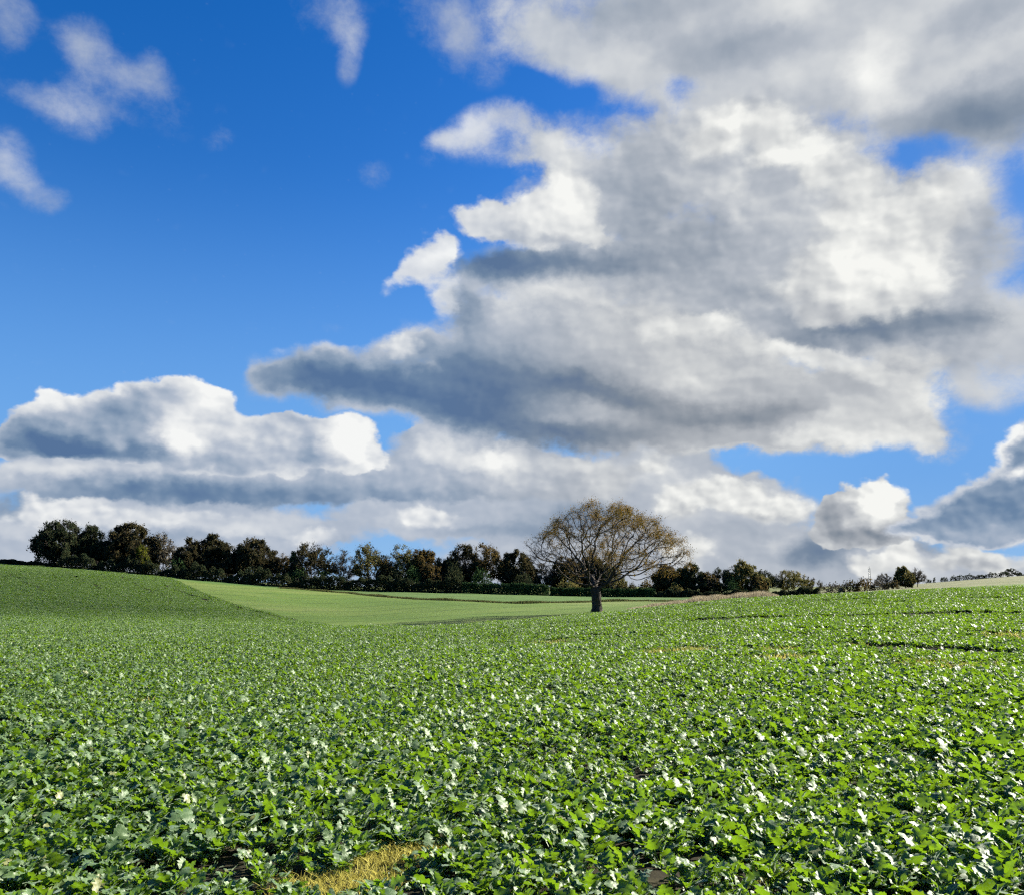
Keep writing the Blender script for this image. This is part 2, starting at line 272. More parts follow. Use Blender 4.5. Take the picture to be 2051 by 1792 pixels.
        c = N.mix(1.0, c, [L.get('gain', 1.0) / 0.1] * 3, 'MULTIPLY')
        col = N.mix(a, col, c)
    bg = N.node('ShaderNodeBackground')
    t.links.new(N.mix(1.0, col, [SKY_DIM] * 3, 'MULTIPLY'), bg.inputs['Color'])
    bg.inputs['Strength'].default_value = SKY_STRENGTH
    out = N.node('ShaderNodeOutputWorld')
    t.links.new(bg.outputs[0], out.inputs['Surface'])
    w.cycles.sampling_method = 'NONE'
    return w
# ------------------------------------------------------------------ land form
# For a set of bearings (picture columns) the row at which the ground shows at several depths; turned into heights.
DEPTHS = [60, 80, 100, 130, 160, 190, 215, 260, 320, 380, 450, 600, 1000, 1600]
ROWS = {
    -700: [1236, 1222, 1196, 1160, 1128, 1106, 1100, 1104, 1112, 1125, 1140, 1160, 1172, 1174],
    0:    [1241, 1229, 1206, 1174, 1148, 1129, 1124, 1126, 1130, 1138, 1150, 1165, 1172, 1174],
    170:  [1245, 1235, 1214, 1183, 1158, 1140, 1135, 1137, 1142, 1150, 1158, 1168, 1173, 1174],
    330:  [1248, 1241, 1223, 1194, 1171, 1155, 1151, 1153, 1157, 1162, 1167, 1171, 1173, 1174],
    500:  [1251, 1246, 1232, 1208, 1187, 1170, 1166, 1166, 1168, 1170, 1172, 1173, 1174, 1174],
    690:  [1253, 1254, 1244, 1222, 1199, 1182, 1177, 1175, 1174, 1174, 1174, 1174, 1174, 1174],
    900:  [1246, 1248, 1232, 1208, 1194, 1186, 1181, 1178, 1176, 1175, 1174, 1174, 1174, 1174],
    1195: [1224, 1225, 1222, 1208, 1200, 1195, 1190, 1184, 1180, 1178, 1176, 1175, 1174, 1174],
    1400: [1197, 1201, 1204, 1202, 1199, 1196, 1192, 1186, 1182, 1179, 1177, 1175, 1174, 1174],
    1600: [1185, 1189, 1193, 1195, 1195, 1194, 1193, 1191, 1189, 1187, 1185, 1180, 1176, 1174],
    1850: [1171, 1175, 1178, 1180, 1180, 1179, 1178, 1175, 1171, 1168, 1169, 1173, 1174, 1174],
    2051: [1166, 1169, 1172, 1173, 1171, 1168, 1166, 1161, 1155, 1151, 1152, 1164, 1173, 1174],
    2700: [1150, 1152, 1155, 1158, 1155, 1150, 1146, 1140, 1133, 1128, 1130, 1150, 1170, 1174],
}
CROP_H = 0.27

def slope_of(px, py=1190.0):
    d = ray(px, py)
    return d.x / d.y, d.z / d.y

def make_height_table():
    cols = sorted(ROWS)
    ts = np.array([slope_of(c)[0] for c in cols])
    prof = []
    yy = np.concatenate([np.arange(0, 60, 2.0), np.arange(60, 1601, 2.0)])
    for c in cols:
        zs = []
        for Y, r in zip(DEPTHS, ROWS[c]):
            z = EYE + Y * slope_of(c, r)[1]
            if Y <= 80: z -= CROP_H                       # the rows there are the tops of the crop
            zs.append(z)
        far = np.interp(yy, DEPTHS, zs)
        near = zs[0] * (yy / 60.0) ** 1.35
        prof.append(np.where(yy < 60, near, far))
    prof = np.array(prof)
    tt = np.linspace(-1.6, 1.6, 401)
    tab = np.empty((len(tt), len(yy)))
    for j in range(len(yy)):
        tab[:, j] = np.interp(tt, ts, prof[:, j])
    def smooth(a, axis, sig):
        n = int(sig * 3)
        k = np.exp(-0.5 * (np.arange(-n, n + 1) / sig) ** 2); k /= k.sum()
        pad = [(0, 0), (0, 0)]; pad[axis] = (n, n)
        a = np.pad(a, pad, mode='edge')
        return np.apply_along_axis(lambda v: np.convolve(v, k, mode='valid'), axis, a)
    tab = smooth(tab, 1, 3.0)
    tab = smooth(tab, 0, 5.0)
    tab -= tab[:, :1]
    return tt, yy, tab
_TT, _YY, _TAB = make_height_table()

def ground(x, y):
    """Height of the ground, arrays or numbers."""
    x = np.asarray(x, float); y = np.asarray(y, float)
    t = x / np.maximum(y, 10.0)
    fi = np.clip((t - _TT[0]) / (_TT[1] - _TT[0]), 0, len(_TT) - 1.001)
    fj = np.clip(y / 2.0, 0, len(_YY) - 1.001)
    i = fi.astype(int); j = fj.astype(int); u = fi - i; v = fj - j
    z = (_TAB[i, j] * (1 - u) * (1 - v) + _TAB[i + 1, j] * u * (1 - v) + _TAB[i, j + 1] * (1 - u) * v + _TAB[i + 1, j + 1] * u * v)
    # slow swells of the field
    z = z + 0.05 * np.sin(x * 0.21 + 1.3) * np.sin(y * 0.17) + 0.03 * np.sin(x * 0.5 + y * 0.37)
    return z

def gz(x, y):
    return float(ground(x, y))

def spot(px, py, y0=62.0, y1=700.0):
    """Point of the ground seen at a picture point, searched from depth y0 outwards."""
    t, e = slope_of(px, py)
    ys = np.arange(y0, y1, 0.5)
    d = ground(t * ys, ys) - (EYE + e * ys)
    k = np.argmax(d > 0)
    if not (d > 0).any(): k = len(ys) - 1
    return float(t * ys[k]), float(ys[k])

def at_depth(px, Y):
    return slope_of(px)[0] * Y, Y

# ------------------------------------------------------------------ field edges (x as a function of y, or y as a function of bearing)
_EDGE = [spot(px, py + 1, 64) for px, py in ((680, 1253), (640, 1249), (612, 1245), (544, 1228), (476, 1212), (408, 1188), (357, 1163), (338, 1157))]
_EDGE.sort(key=lambda p: p[1])
def crop_side(x, y):
    """True where the leafy crop grows."""
    x = np.asarray(x, float); y = np.asarray(y, float)
    t = x / np.maximum(y, 10.0)
    t690, t1195, t1400, t2051 = (slope_of(c)[0] for c in (690, 1195, 1400, 2051))
    far = np.interp(t, [t690 - 0.02, t690, t1195, t1400, t2051, 1.3], [66, 66, 84, 76, 84, 84])
    left = (x < np.interp(y, [p[1] for p in _EDGE], [p[0] for p in _EDGE])) & (y < 193)
    return ((y < far) & (t > t690 - 0.02)) | ((y <= 64) & (t <= t690 - 0.02)) | ((y > 64) & left)

_BANK = [spot(px, py, 110) for px, py in ((578, 1178), (700, 1187), (873, 1201), (1043, 1208), (1179, 1205), (1300, 1203), (1420, 1203))]
def bank_y(x):
    return np.interp(x, [p[0] for p in _BANK], [p[1] for p in _BANK])

# ------------------------------------------------------------------ mesh helpers
def mesh_obj(name, verts, faces, mats, parent=None, smooth=False, uv=None, mat_idx=None):
    me = bpy.data.meshes.new(name)
    verts = np.asarray(verts, np.float32)
    faces = np.asarray(faces, np.int32)
    n, k = faces.shape
    me.vertices.add(len(verts)); me.vertices.foreach_set('co', verts.ravel())
    me.loops.add(n * k); me.loops.foreach_set('vertex_index', faces.ravel())
    me.polygons.add(n)
    me.polygons.foreach_set('loop_start', np.arange(0, n * k, k, dtype=np.int32))
    me.polygons.foreach_set('loop_total', np.full(n, k, np.int32))
    if uv is not None:
        lay = me.uv_layers.new(name='UVMap')
        lay.data.foreach_set('uv', np.asarray(uv, np.float32)[faces.ravel()].ravel())
    for m in (mats if isinstance(mats, (list, tuple)) else [mats]): me.materials.append(m)
    if mat_idx is not None: me.polygons.foreach_set('material_index', np.asarray(mat_idx, np.int32))
    if smooth: me.polygons.foreach_set('use_smooth', np.ones(n, bool))
    me.update(calc_edges=True)
    me.validate()
    o = bpy.data.objects.new(name, me)
    C.objects.link(o)
    if parent is not None: o.parent = parent
    return o

def empty(name, loc, label, cat, group=None):
    o = bpy.data.objects.new(name, None)
    o.empty_display_size = 0.3
    o.location = loc
    C.objects.link(o)
    tag(o, label, cat, group)
    return o

def tag(o, label=None, cat=None, group=None, kind=None):
    for k, v in (('label', label), ('category', cat), ('group', group), ('kind', kind)):
        if v: o[k] = v
    return o

# ------------------------------------------------------------------ materials
def new_mat(name):
    m = bpy.data.materials.new(name)
    m.use_nodes = True
    t = m.node_tree
    t.nodes.clear()
    out = t.nodes.new('ShaderNodeOutputMaterial')
    return m, NT(t), out

def principled(N, out, color, rough=0.8, spec=0.3, normal=None):
    b = N.node('ShaderNodeBsdfPrincipled')
    N._set(b.inputs['Base Color'], color if hasattr(color, 'is_output') else (*color, 1.0))
    N._set(b.inputs['Roughness'], rough)
    N._set(b.inputs['Specular IOR Level'], spec)
    if normal is not None: N._set(b.inputs['Normal'], normal)
    N.t.links.new(b.outputs[0], out.inputs['Surface'])
    return b

def bump(N, h, strength, dist):
    b = N.node('ShaderNodeBump')
    b.inputs['Strength'].default_value = strength; b.inputs['Distance'].default_value = dist
    N._set(b.inputs['Height'], h)
    return b.outputs[0]

def mat_soil():
    m, N, out = new_mat('soil')
    p = N.node('ShaderNodeTexCoord').outputs['Object']
    n = N.noise(p, 3.0, 6.0, 0.65, dim='3D')
    col = N.ramp(n, [(0.3, (0.010, 0.009, 0.006)), (0.55, (0.026, 0.023, 0.013)), (0.75, (0.055, 0.050, 0.026))])
    principled(N, out, col, 0.95, 0.1, bump(N, n, 0.6, 0.05))
    return m

def mat_young_corn(name, a, b, c):
    """Field of short young shoots, drilled in rows."""
    m, N, out = new_mat(name)
    p = N.node('ShaderNodeTexCoord').outputs['Object']
    big = N.noise(p, 0.022, 3.0, 0.5, dim='3D')
    mid = N.noise(N.vm('MULTIPLY', p, (0.35, 1.0, 1.0)), 0.25, 5.0, 0.6, dim='3D')
    fine = N.noise(p, 7.0, 3.0, 0.6, dim='3D')
    f = N.m('MULTIPLY_ADD', mid, 0.4, N.m('MULTIPLY', big, 1.0))
    col = N.ramp(f, [(0.48, a), (0.68, b), (0.9, c)])
    col = N.mix(N.rng(fine, 0.35, 0.7, 0.0, 0.35), col, [x * 0.55 for x in a])
    # pairs of wheel marks
    w = N.node('ShaderNodeTexWave', wave_type='BANDS', bands_direction='X', wave_profile='SIN')
    mp = N.node('ShaderNodeMapping'); mp.inputs['Rotation'].default_value = (0, 0, math.radians(62))
    N.t.links.new(p, mp.inputs[0]); N.t.links.new(mp.outputs[0], w.inputs[0])
    w.inputs['Scale'].default_value = 0.026; w.inputs['Distortion'].default_value = 1.2; w.inputs['Detail'].default_value = 1.0; w.inputs['Detail Scale'].default_value = 0.3
    line = N.rng(w.outputs['Fac'], 0.95, 1.0, 0.0, 0.5, 'SMOOTHSTEP')
    col = N.mix(line, col, [x * 0.5 for x in a])
    principled(N, out, col, 0.9, 0.12, bump(N, fine, 0.5, 0.08))
    return m

def mat_meadow():
    m, N, out = new_mat('meadow_grass')
    p = N.node('ShaderNodeTexCoord').outputs['Object']
    n = N.noise(p, 0.05, 6.0, 0.6, dim='3D')
    col = N.ramp(n, [(0.35, (0.05, 0.075, 0.02)), (0.65, (0.11, 0.12, 0.035))])
    principled(N, out, col, 0.95, 0.1, bump(N, N.noise(p, 4.0, 3.0, dim='3D'), 0.5, 0.1))
    return m

def build_land():
    gx = np.sinh(np.linspace(-1, 1, 421) * 5.2) / math.sinh(5.2) * 1400.0
    gx = np.concatenate([np.arange(-1500, -260, 40.0), np.arange(-260, 260.1, 1.6), np.arange(300, 1501, 40.0)])
    gy = np.concatenate([np.arange(-60, 0, 4.0), np.arange(0, 60, 1.0), np.arange(60, 230, 1.3), np.arange(230, 480, 5.0), np.arange(480, 1600, 50.0)])
    X, Y = np.meshgrid(gx, gy)
    Z = ground(X, np.maximum(Y, 0.0))
    nx = len(gx)
    V = np.stack([X.ravel(), Y.ravel(), Z.ravel()], 1)
    ii, jj = np.meshgrid(np.arange(nx - 1), np.arange(len(gy) - 1))
    a = (jj * nx + ii).ravel()
    F = np.stack([a, a + 1, a + nx + 1, a + nx], 1)
    cen = V[F].mean(1)
    x, y = cen[:, 0], cen[:, 1]
    t = x / np.maximum(y, 10)
    crop = crop_side(x, y)
    far = (~crop) & (y > 205) & (t > slope_of(1560)[0]) & (y < 480)
    upper = (~crop) & (~far) & (y > bank_y(x)) & (y < 204) & (t < slope_of(1560)[0])
    pale = (~crop) & (~far) & (~upper) & (y < 204)
    rest = ~(crop | far | upper | pale)
    mats = {
        'crop_soil': (crop, mat_soil()),
        'young_corn_field': (pale, mat_young_corn('young_corn', (0.058, 0.112, 0.018), (0.090, 0.140, 0.026), (0.140, 0.165, 0.050))),
        'upper_grass_field': (upper, mat_young_corn('upper_corn', (0.045, 0.095, 0.020), (0.065, 0.12, 0.028), (0.095, 0.14, 0.042))),
        'far_hill_field': (far, mat_young_corn('hill_corn', (0.09, 0.115, 0.04), (0.13, 0.14, 0.06), (0.17, 0.165, 0.09))),
        'meadow': (rest, mat_meadow()),
    }
    for name, (mask, mat) in mats.items():
        f = F[mask]
        used, inv = np.unique(f, return_inverse=True)
        o = mesh_obj(name, V[used], inv.reshape(f.shape), mat, smooth=True)
        o['kind'] = 'structure'
# ------------------------------------------------------------------ trees
def mat_bark(name, a, b):
    m, N, out = new_mat(name)
    p = N.node('ShaderNodeTexCoord').outputs['Object']
    n = N.noise(N.vm('MULTIPLY', p, (1, 1, 0.25)), 5.0, 6.0, 0.65, dim='3D')
    principled(N, out, N.ramp(n, [(0.35, a), (0.7, b)]), 0.9, 0.15, bump(N, n, 0.8, 0.06))
    return m

def mat_tree_leaf(name, stops, trans=0.3):
    """Leaves of one tree: each leaf face takes a tint of its own."""
    m, N, out = new_mat(name)
    geo = N.node('ShaderNodeNewGeometry')
    p = N.node('ShaderNodeTexCoord').outputs['Object']
    f = N.m('MULTIPLY_ADD', geo.outputs['Random Per Island'], 0.5, N.m('MULTIPLY', N.noise(p, 0.5, 3.0, 0.6, dim='3D'), 0.62))
    col = N.ramp(f, stops)
    d = N.node('ShaderNodeBsdfDiffuse'); N._set(d.inputs[0], col)
    tr = N.node('ShaderNodeBsdfTranslucent'); N._set(tr.inputs[0], col)
    mx = N.node('ShaderNodeMixShader'); mx.inputs[0].default_value = trans
    N.t.links.new(d.outputs[0], mx.inputs[1]); N.t.links.new(tr.outputs[0], mx.inputs[2])
    N.t.links.new(mx.outputs[0], out.inputs['Surface'])
    return m

def colonise(rng, attract, trunk, D, di, dk, iters=160, bias=(0, 0, 0.0), wander=0.12, cap=9000):
    """Branches grow towards free points of the crown. Returns node positions and parents."""
    pos = [np.array(p, float) for p in trunk]
    par = [-1] + list(range(len(trunk) - 1))
    A = np.array(attract, float)
    P = np.array(pos)
    d = np.linalg.norm(A[:, None] - P[None], axis=2)
    ni = d.argmin(1); nd = d.min(1)
    alive = np.ones(len(A), bool)
    bias = np.array(bias, float)
    grown = {}
    for it in range(iters):
        act = alive & (nd < di)
        if not act.any(): break
        idx = ni[act]
        v = A[act] - P[idx]
        v /= np.linalg.norm(v, axis=1)[:, None] + 1e-9
        u, inv = np.unique(idx, return_inverse=True)
        s = np.zeros((len(u), 3))
        np.add.at(s, inv, v)
        s += bias + rng.normal(0, wander, s.shape)
        s /= np.linalg.norm(s, axis=1)[:, None] + 1e-9
        keep = np.array([grown.get(int(k), 0) < 4 for k in u])
        if not keep.any(): break
        u, s = u[keep], s[keep]
        new = P[u] + s * D
        for k in u: grown[int(k)] = grown.get(int(k), 0) + 1
        base = len(P)
        P = np.vstack([P, new])
        par.extend(int(k) for k in u)
        live = np.where(alive)[0]
        dd = np.linalg.norm(A[live][:, None] - new[None], axis=2)
        mi = dd.argmin(1); md = dd[np.arange(len(live)), mi]
        better = md < nd[live]
        nd[live[better]] = md[better]; ni[live[better]] = base + mi[better]
        alive[live[nd[live] < dk]] = False
        if len(P) > cap: break
    return P, np.array(par)

def radii(P, par, tip, expo):
    n = len(P)
    acc = np.zeros(n)
    for i in range(n - 1, -1, -1):
        if acc[i] == 0: acc[i] = tip ** expo
        if par[i] >= 0: acc[par[i]] += acc[i]
    return acc ** (1 / expo)

def tubes(P, par, R, flare=None):
    """One continuous skin per limb, returned as arrays of vertices and quads."""
    n = len(P)
    kids = [[] for _ in range(n)]
    for i in range(n):
        if par[i] >= 0: kids[par[i]].append(i)
    V, F = [], []
    count = 0
    def ring(c, axis, r, k):
        ref = np.array([0.3, 1.0, 0.1])
        a = np.cross(axis, ref); a /= np.linalg.norm(a) + 1e-9
        b = np.cross(axis, a)
        th = np.arange(k) * 2 * math.pi / k
        return c + r * (np.cos(th)[:, None] * a + np.sin(th)[:, None] * b)
    starts = [(None, 0)]
    while starts:
        p0, i = starts.pop()
        chain = ([p0] if p0 is not None else []) + [i]
        while kids[chain[-1]]:
            ks = sorted(kids[chain[-1]], key=lambda q: -R[q])
            for q in ks[1:]: starts.append((chain[-1], q))
            chain.append(ks[0])
        if len(chain) < 2: continue
        rmax = R[chain[1]]
        k = 12 if rmax > 0.25 else 7 if rmax > 0.08 else 4 if rmax > 0.03 else 3
        pts = P[chain]
        ax = np.gradient(pts, axis=0)
        ax /= np.linalg.norm(ax, axis=1)[:, None] + 1e-9
        for q, c in enumerate(chain):
            r = R[c] if not (q == 0 and p0 is not None) else min(R[c], R[chain[1]] * 1.25)
            V.append(ring(pts[q], ax[q], r, k))
        for q in range(len(chain) - 1):
            a = count + q * k + np.arange(k)
            b = count + q * k + (np.arange(k) + 1) % k
            F.append(np.stack([a, b, b + k, a + k], 1))
        count += k * len(chain)
    return np.vstack(V), np.vstack(F)

def leaf_cards(rng, cen, along, size, stretch=1.8, jitter=0.9):
    """Small four-cornered leaf sprays, each an island of its own with a bent middle."""
    n = len(cen)
    d = along + rng.normal(0, jitter, (n, 3))
    d /= np.linalg.norm(d, axis=1)[:, None] + 1e-9
    w = np.cross(d, rng.normal(0, 1, (n, 3))); w /= np.linalg.norm(w, axis=1)[:, None] + 1e-9
    s = size * rng.uniform(0.55, 1.25, n)[:, None]
    L = s * stretch * rng.uniform(0.7, 1.3, n)[:, None]
    v = np.stack([cen - d * L * 0.5, cen + w * s * 0.5, cen + d * L * 0.5, cen - w * s * 0.5], 1)
    v += rng.normal(0, 0.08, v.shape) * s[:, None, :]
    return v.reshape(-1, 3), np.arange(n * 4).reshape(-1, 4)

LEAF = {}
def leaf_mats():
    LEAF['bronze'] = mat_tree_leaf('bronze_leaves', [(0.25, (0.055, 0.054, 0.016)), (0.5, (0.125, 0.092, 0.024)), (0.75, (0.21, 0.13, 0.034))], 0.35)
    LEAF['dark'] = mat_tree_leaf('dark_leaves', [(0.25, (0.014, 0.024, 0.014)), (0.55, (0.028, 0.038, 0.019)), (0.8, (0.050, 0.050, 0.024))], 0.3)
    LEAF['brown'] = mat_tree_leaf('brown_leaves', [(0.25, (0.020, 0.024, 0.014)), (0.5, (0.038, 0.038, 0.019)), (0.8, (0.070, 0.054, 0.024))], 0.3)
    LEAF['rust'] = mat_tree_leaf('rust_leaves', [(0.25, (0.034, 0.034, 0.016)), (0.5, (0.074, 0.058, 0.022)), (0.8, (0.135, 0.090, 0.030))], 0.4)
    LEAF['olive'] = mat_tree_leaf('olive_leaves', [(0.25, (0.045, 0.052, 0.020)), (0.5, (0.10, 0.10, 0.035)), (0.8, (0.18, 0.145, 0.05))], 0.4)
    LEAF['grey'] = mat_tree_leaf('grey_twigs', [(0.25, (0.06, 0.055, 0.04)), (0.5, (0.10, 0.09, 0.065)), (0.8, (0.15, 0.13, 0.09))], 0.2)
    LEAF['yellow'] = mat_tree_leaf('yellow_leaves', [(0.25, (0.035, 0.055, 0.010)), (0.5, (0.085, 0.10, 0.014)), (0.8, (0.15, 0.14, 0.02))], 0.35)
    LEAF['evergreen'] = mat_tree_leaf('evergreen_leaves', [(0.25, (0.014, 0.030, 0.014)), (0.55, (0.028, 0.055, 0.02)), (0.8, (0.05, 0.08, 0.028))], 0.2)
    LEAF['bark'] = mat_bark('bark', (0.018, 0.015, 0.012), (0.06, 0.05, 0.04))
    LEAF['pale_bark'] = mat_bark('pale_bark', (0.045, 0.040, 0.032), (0.20, 0.18, 0.15))

def lone_tree():
    rng = np.random.default_rng(11)
    bx, by = at_depth(1195, 91.0)
    k = 91.0 / FPX
    root = empty('spreading_tree', (bx, by, gz(bx, by) - 0.05), 'large lone spreading tree with open bronze domed crown standing at the edge of the crop', 'tree')
    L, Rr = 150 * k, 180 * k                                  # reach to the left and right
    top = 216 * k
    pts = []
    while len(pts) < 2600:
        n = 4000
        ph = rng.uniform(0, 2 * math.pi, n)
        rho = np.sqrt(rng.uniform(0, 1, n))
        cx = np.cos(ph)
        R = np.where(cx < 0, L * cx ** 2 + 8.4 * (1 - cx ** 2), Rr * cx ** 2 + 8.4 * (1 - cx ** 2))
        R = R * (1 + 0.06 * np.sin(5 * ph + 1) + 0.04 * np.sin(9 * ph))
        zr = np.where(cx < 0, 108 * k, 96 * k * cx ** 2 + 112 * k * (1 - cx ** 2))
        up = zr + (top - zr) * np.clip(1 - rho ** 1.75, 0, 1) ** 0.62 + 0.25 * np.sin(ph * 7 + rho * 6)
        lo = 2.1 + (zr - 2.3) * rho ** 1.5 - 0.5 * np.sin(ph * 4 + 1) * rho
        f = rng.uniform(0, 1, n)
        f = np.where(rng.uniform(0, 1, n) < 0.62, 1 - (1 - f) * 0.34, f)        # most in the outer shell
        f = np.where(rng.uniform(0, 1, n) < 0.08, rng.uniform(0, 0.22, n), f)           # low sweeping boughs
        z = lo + (up - lo) * f
        x = rho * R * cx + 0.55 * (z / top); y = rho * R * np.sin(ph)
        ok = (z > 1.9) & (up > lo)
        # keep the crown broken into shelves
        g = np.sin(x * 0.9 + 0.5 * y) * np.sin(z * 1.6 + y * 0.7) + rng.normal(0, 0.5, n)
        ok &= g > -0.75
        pts.extend(np.stack([x, y, z], 1)[ok])
    A = np.array(pts[:2600])
    trunk = [(0, 0, 0), (0.02, 0, 0.35), (0.0, 0.02, 0.7), (-0.02, 0, 1.05)]
    P, par = colonise(rng, A, trunk, 0.27, 5.0, 0.58, 170, (0, 0, 0.05), 0.26, 9000)
    # limbs wind on their way out
    q = np.clip(P[:, 2:3] / 3.0, 0, 1)
    P = P + q * (0.17 * np.sin(P[:, [1, 2, 0]] * 1.9 + np.array([0.3, 1.7, 2.9])) + 0.07 * np.sin(P[:, [2, 0, 1]] * 4.1 + np.array([1.0, 0.2, 2.2])))
    R = radii(P, par, 0.021, 2.6)
    R = R * (0.50 / R[3]) ** np.clip((R - 0.05) / (R[3] - 0.05), 0, 1)
    R[0] *= 1.35; R[1] *= 1.1; R[2:4] *= np.array([1.0, 0.97])
    V, F = tubes(P, par, R)
    # bare twigs at the ends
    thin = np.where(R < 0.036)[0]
    dirs = P[thin] - P[par[thin]]
    tw = rng.choice(len(thin), 15000)
    c0 = P[thin[tw]]; d = dirs[tw] / 0.27 + rng.normal(0, 0.55, (len(tw), 3)) + np.array([0.05, 0, 0.15])
    d /= np.linalg.norm(d, axis=1)[:, None]
    ln = rng.uniform(0.25, 0.75, len(tw))[:, None]
    w = np.cross(d, rng.normal(0, 1, d.shape)); w /= np.linalg.norm(w, axis=1)[:, None]
    tv = np.stack([c0 - w * 0.006, c0 + w * 0.006, c0 + d * ln + w * 0.0025, c0 + d * ln - w * 0.0025], 1).reshape(-1, 3)
    V2 = np.vstack([V, tv]); F2 = np.vstack([F, len(V) + np.arange(len(tv)).reshape(-1, 4)])
    mesh_obj('trunk', V2, F2, LEAF['pale_bark' if False else 'bark'], root, smooth=True)
    # leaves left on the outer twigs
    out = A[:, 2] - (3.0 + 0.0)
    tips = c0 + d * ln * rng.uniform(0.3, 1.0, ln.shape)
    r = np.hypot(tips[:, 0] - 0.5, tips[:, 1])
    up = tips[:, 2]
    patch = np.sin(tips[:, 0] * 0.8 + 2) * np.sin(tips[:, 1] * 0.7) + np.sin(tips[:, 2] * 1.3 + tips[:, 0] * 0.5)
    keep = rng.uniform(0, 1, len(tips)) < np.clip((0.85 * (up / top) ** 4 + 0.45 * (r / 9) ** 5 + 0.10 * np.sign(tips[:, 0]) + 0.22 * patch - 0.10), 0.01, 1)
    tips, td = tips[keep], d[keep]
    cen = np.repeat(tips, 11, 0) + rng.normal(0, 0.20, (len(tips) * 11, 3))
    lv, lf = leaf_cards(rng, cen, np.repeat(td, 11, 0), 0.062, 2.0)
    mesh_obj('crown', lv, lf, LEAF['bronze'], root)
    return root

def belt_tree(name, label, cat, x0, x1, top, base, Y, leaf, dens, seed, trunk_px=None, clear=0.16, lean=0.75, shape=0.75, attract=620, group='trees of the belt along the far field edge', card=0.24, bark='bark'):
    """A tree seen between two picture columns, with its top and foot at given rows, standing at depth Y."""
    rng = np.random.default_rng(seed)
    k = Y / FPX
    mid = trunk_px if trunk_px is not None else 0.5 * (x0 + x1)
    bx, by = at_depth(mid, Y)
    z0 = gz(bx, by)
    H = EYE + Y * slope_of(mid, top)[1] - z0
    root = empty(name, (bx, by, z0 - 0.05), label, cat, group)
    lft, rgt = (mid - x0) * k, (x1 - mid) * k
    dep = 0.5 * (lft + rgt)
    cl = clear * H
    pts = []
    lob = rng.uniform(0, 6.28, 6)
    while len(pts) < attract:
        n = 1500
        ph = rng.uniform(0, 2 * math.pi, n); rho = np.sqrt(rng.uniform(0, 1, n)); cx = np.cos(ph)
        R = np.where(cx < 0, lft, rgt) * cx ** 2 + dep * (1 - cx ** 2)
        R = R * (1.14 + 0.13 * np.sin(3 * ph + lob[0]) + 0.09 * np.sin(7 * ph + lob[1]))
        f = rng.uniform(0, 1, n)
        f = np.where(rng.uniform(0, 1, n) < 0.35, 1 - (1 - f) * 0.45, f)
        zmid = cl + (H - cl) * 0.30
        upz = zmid + (H - zmid) * np.clip(1 - rho ** (2.0 * shape + 0.4), 0, 1) ** shape + 0.03 * H * np.sin(5 * ph + 7 * rho + lob[2])
        loz = cl + (zmid - cl) * 0.8 * rho ** 4 + 0.03 * H * np.sin(4 * ph + lob[3])
        z = loz + (upz - loz) * f
        x = rho * R * cx - lean * (z - 0.45 * H) * 0.0 + lean * H * 0.25 * (0.5 - z / H)
        y = rho * R * np.sin(ph)
        g = np.sin(x * 1.1 + lob[4]) * np.sin(z * 1.5 + lob[5]) + 0.5 * np.sin(y * 1.3 + z) + rng.normal(0, 0.5, n)
        ok = (g > -0.55) & (upz > loz)
        pts.extend(np.stack([x, y, z], 1)[ok])
    A = np.array(pts[:attract])
    D = max(0.28, H / 26)
    th = max(cl * 0.8, 0.5)
    nt = max(2, int(th / D) + 1)
    trunk = [(0.04 * rng.normal(), 0.04 * rng.normal(), th * q / nt) for q in range(nt + 1)]
    P, par = colonise(rng, A, trunk, D, H * 0.6, D * 1.6, 80, (0.0, 0, 0.10), 0.22, 2500)
    R = radii(P, par, 0.018, 2.3)
    V, F = tubes(P, par, R)
    thin = np.where((R < 0.06) & (par >= 0))[0]
    dirs = (P[thin] - P[par[thin]]) / D
    # twigs
    q = rng.choice(len(thin), int(3600))
    d = dirs[q] + rng.normal(0, 0.5, (len(q), 3)) + np.array([0.12, 0, 0.25]); d /= np.linalg.norm(d, axis=1)[:, None]
    ln = rng.uniform(0.4, 1.5, len(q))[:, None] * (H / 11)
    w = np.cross(d, rng.normal(0, 1, d.shape)); w /= np.linalg.norm(w, axis=1)[:, None]
    c0 = P[thin[q]]
    tv = np.stack([c0 - w * 0.011, c0 + w * 0.011, c0 + d * ln + w * 0.005, c0 + d * ln - w * 0.005], 1).reshape(-1, 3)
    mesh_obj('trunk', np.vstack([V, tv]), np.vstack([F, len(V) + np.arange(len(tv)).reshape(-1, 4)]), LEAF[bark], root, smooth=True)
    n = int(dens * (4600 if dens > 4.4 else 2000))
    q = rng.choice(len(thin), n)
    # leave some boughs thinner than others so that the sky shows through
    s = P[thin[q]]
    g = np.sin(s[:, 0] * 0.9 + lob[0]) * np.sin(s[:, 2] * 1.1 + lob[1]) + 0.6 * np.sin(s[:, 1] + lob[2])
    q = q[rng.uniform(0, 1, n) < np.clip(0.72 + 0.7 * g, 0.06, 1)]
    cen = P[thin[q]] + rng.normal(0, 0.30, (len(q), 3)) * (H / 11)
    lv, lf = leaf_cards(rng, cen, dirs[q] + np.array([0.25, 0, 0.15]), card * (H / 11) ** 0.6, 2.5, 0.6)
    mesh_obj('crown', lv, lf, LEAF[leaf], root)
    return root

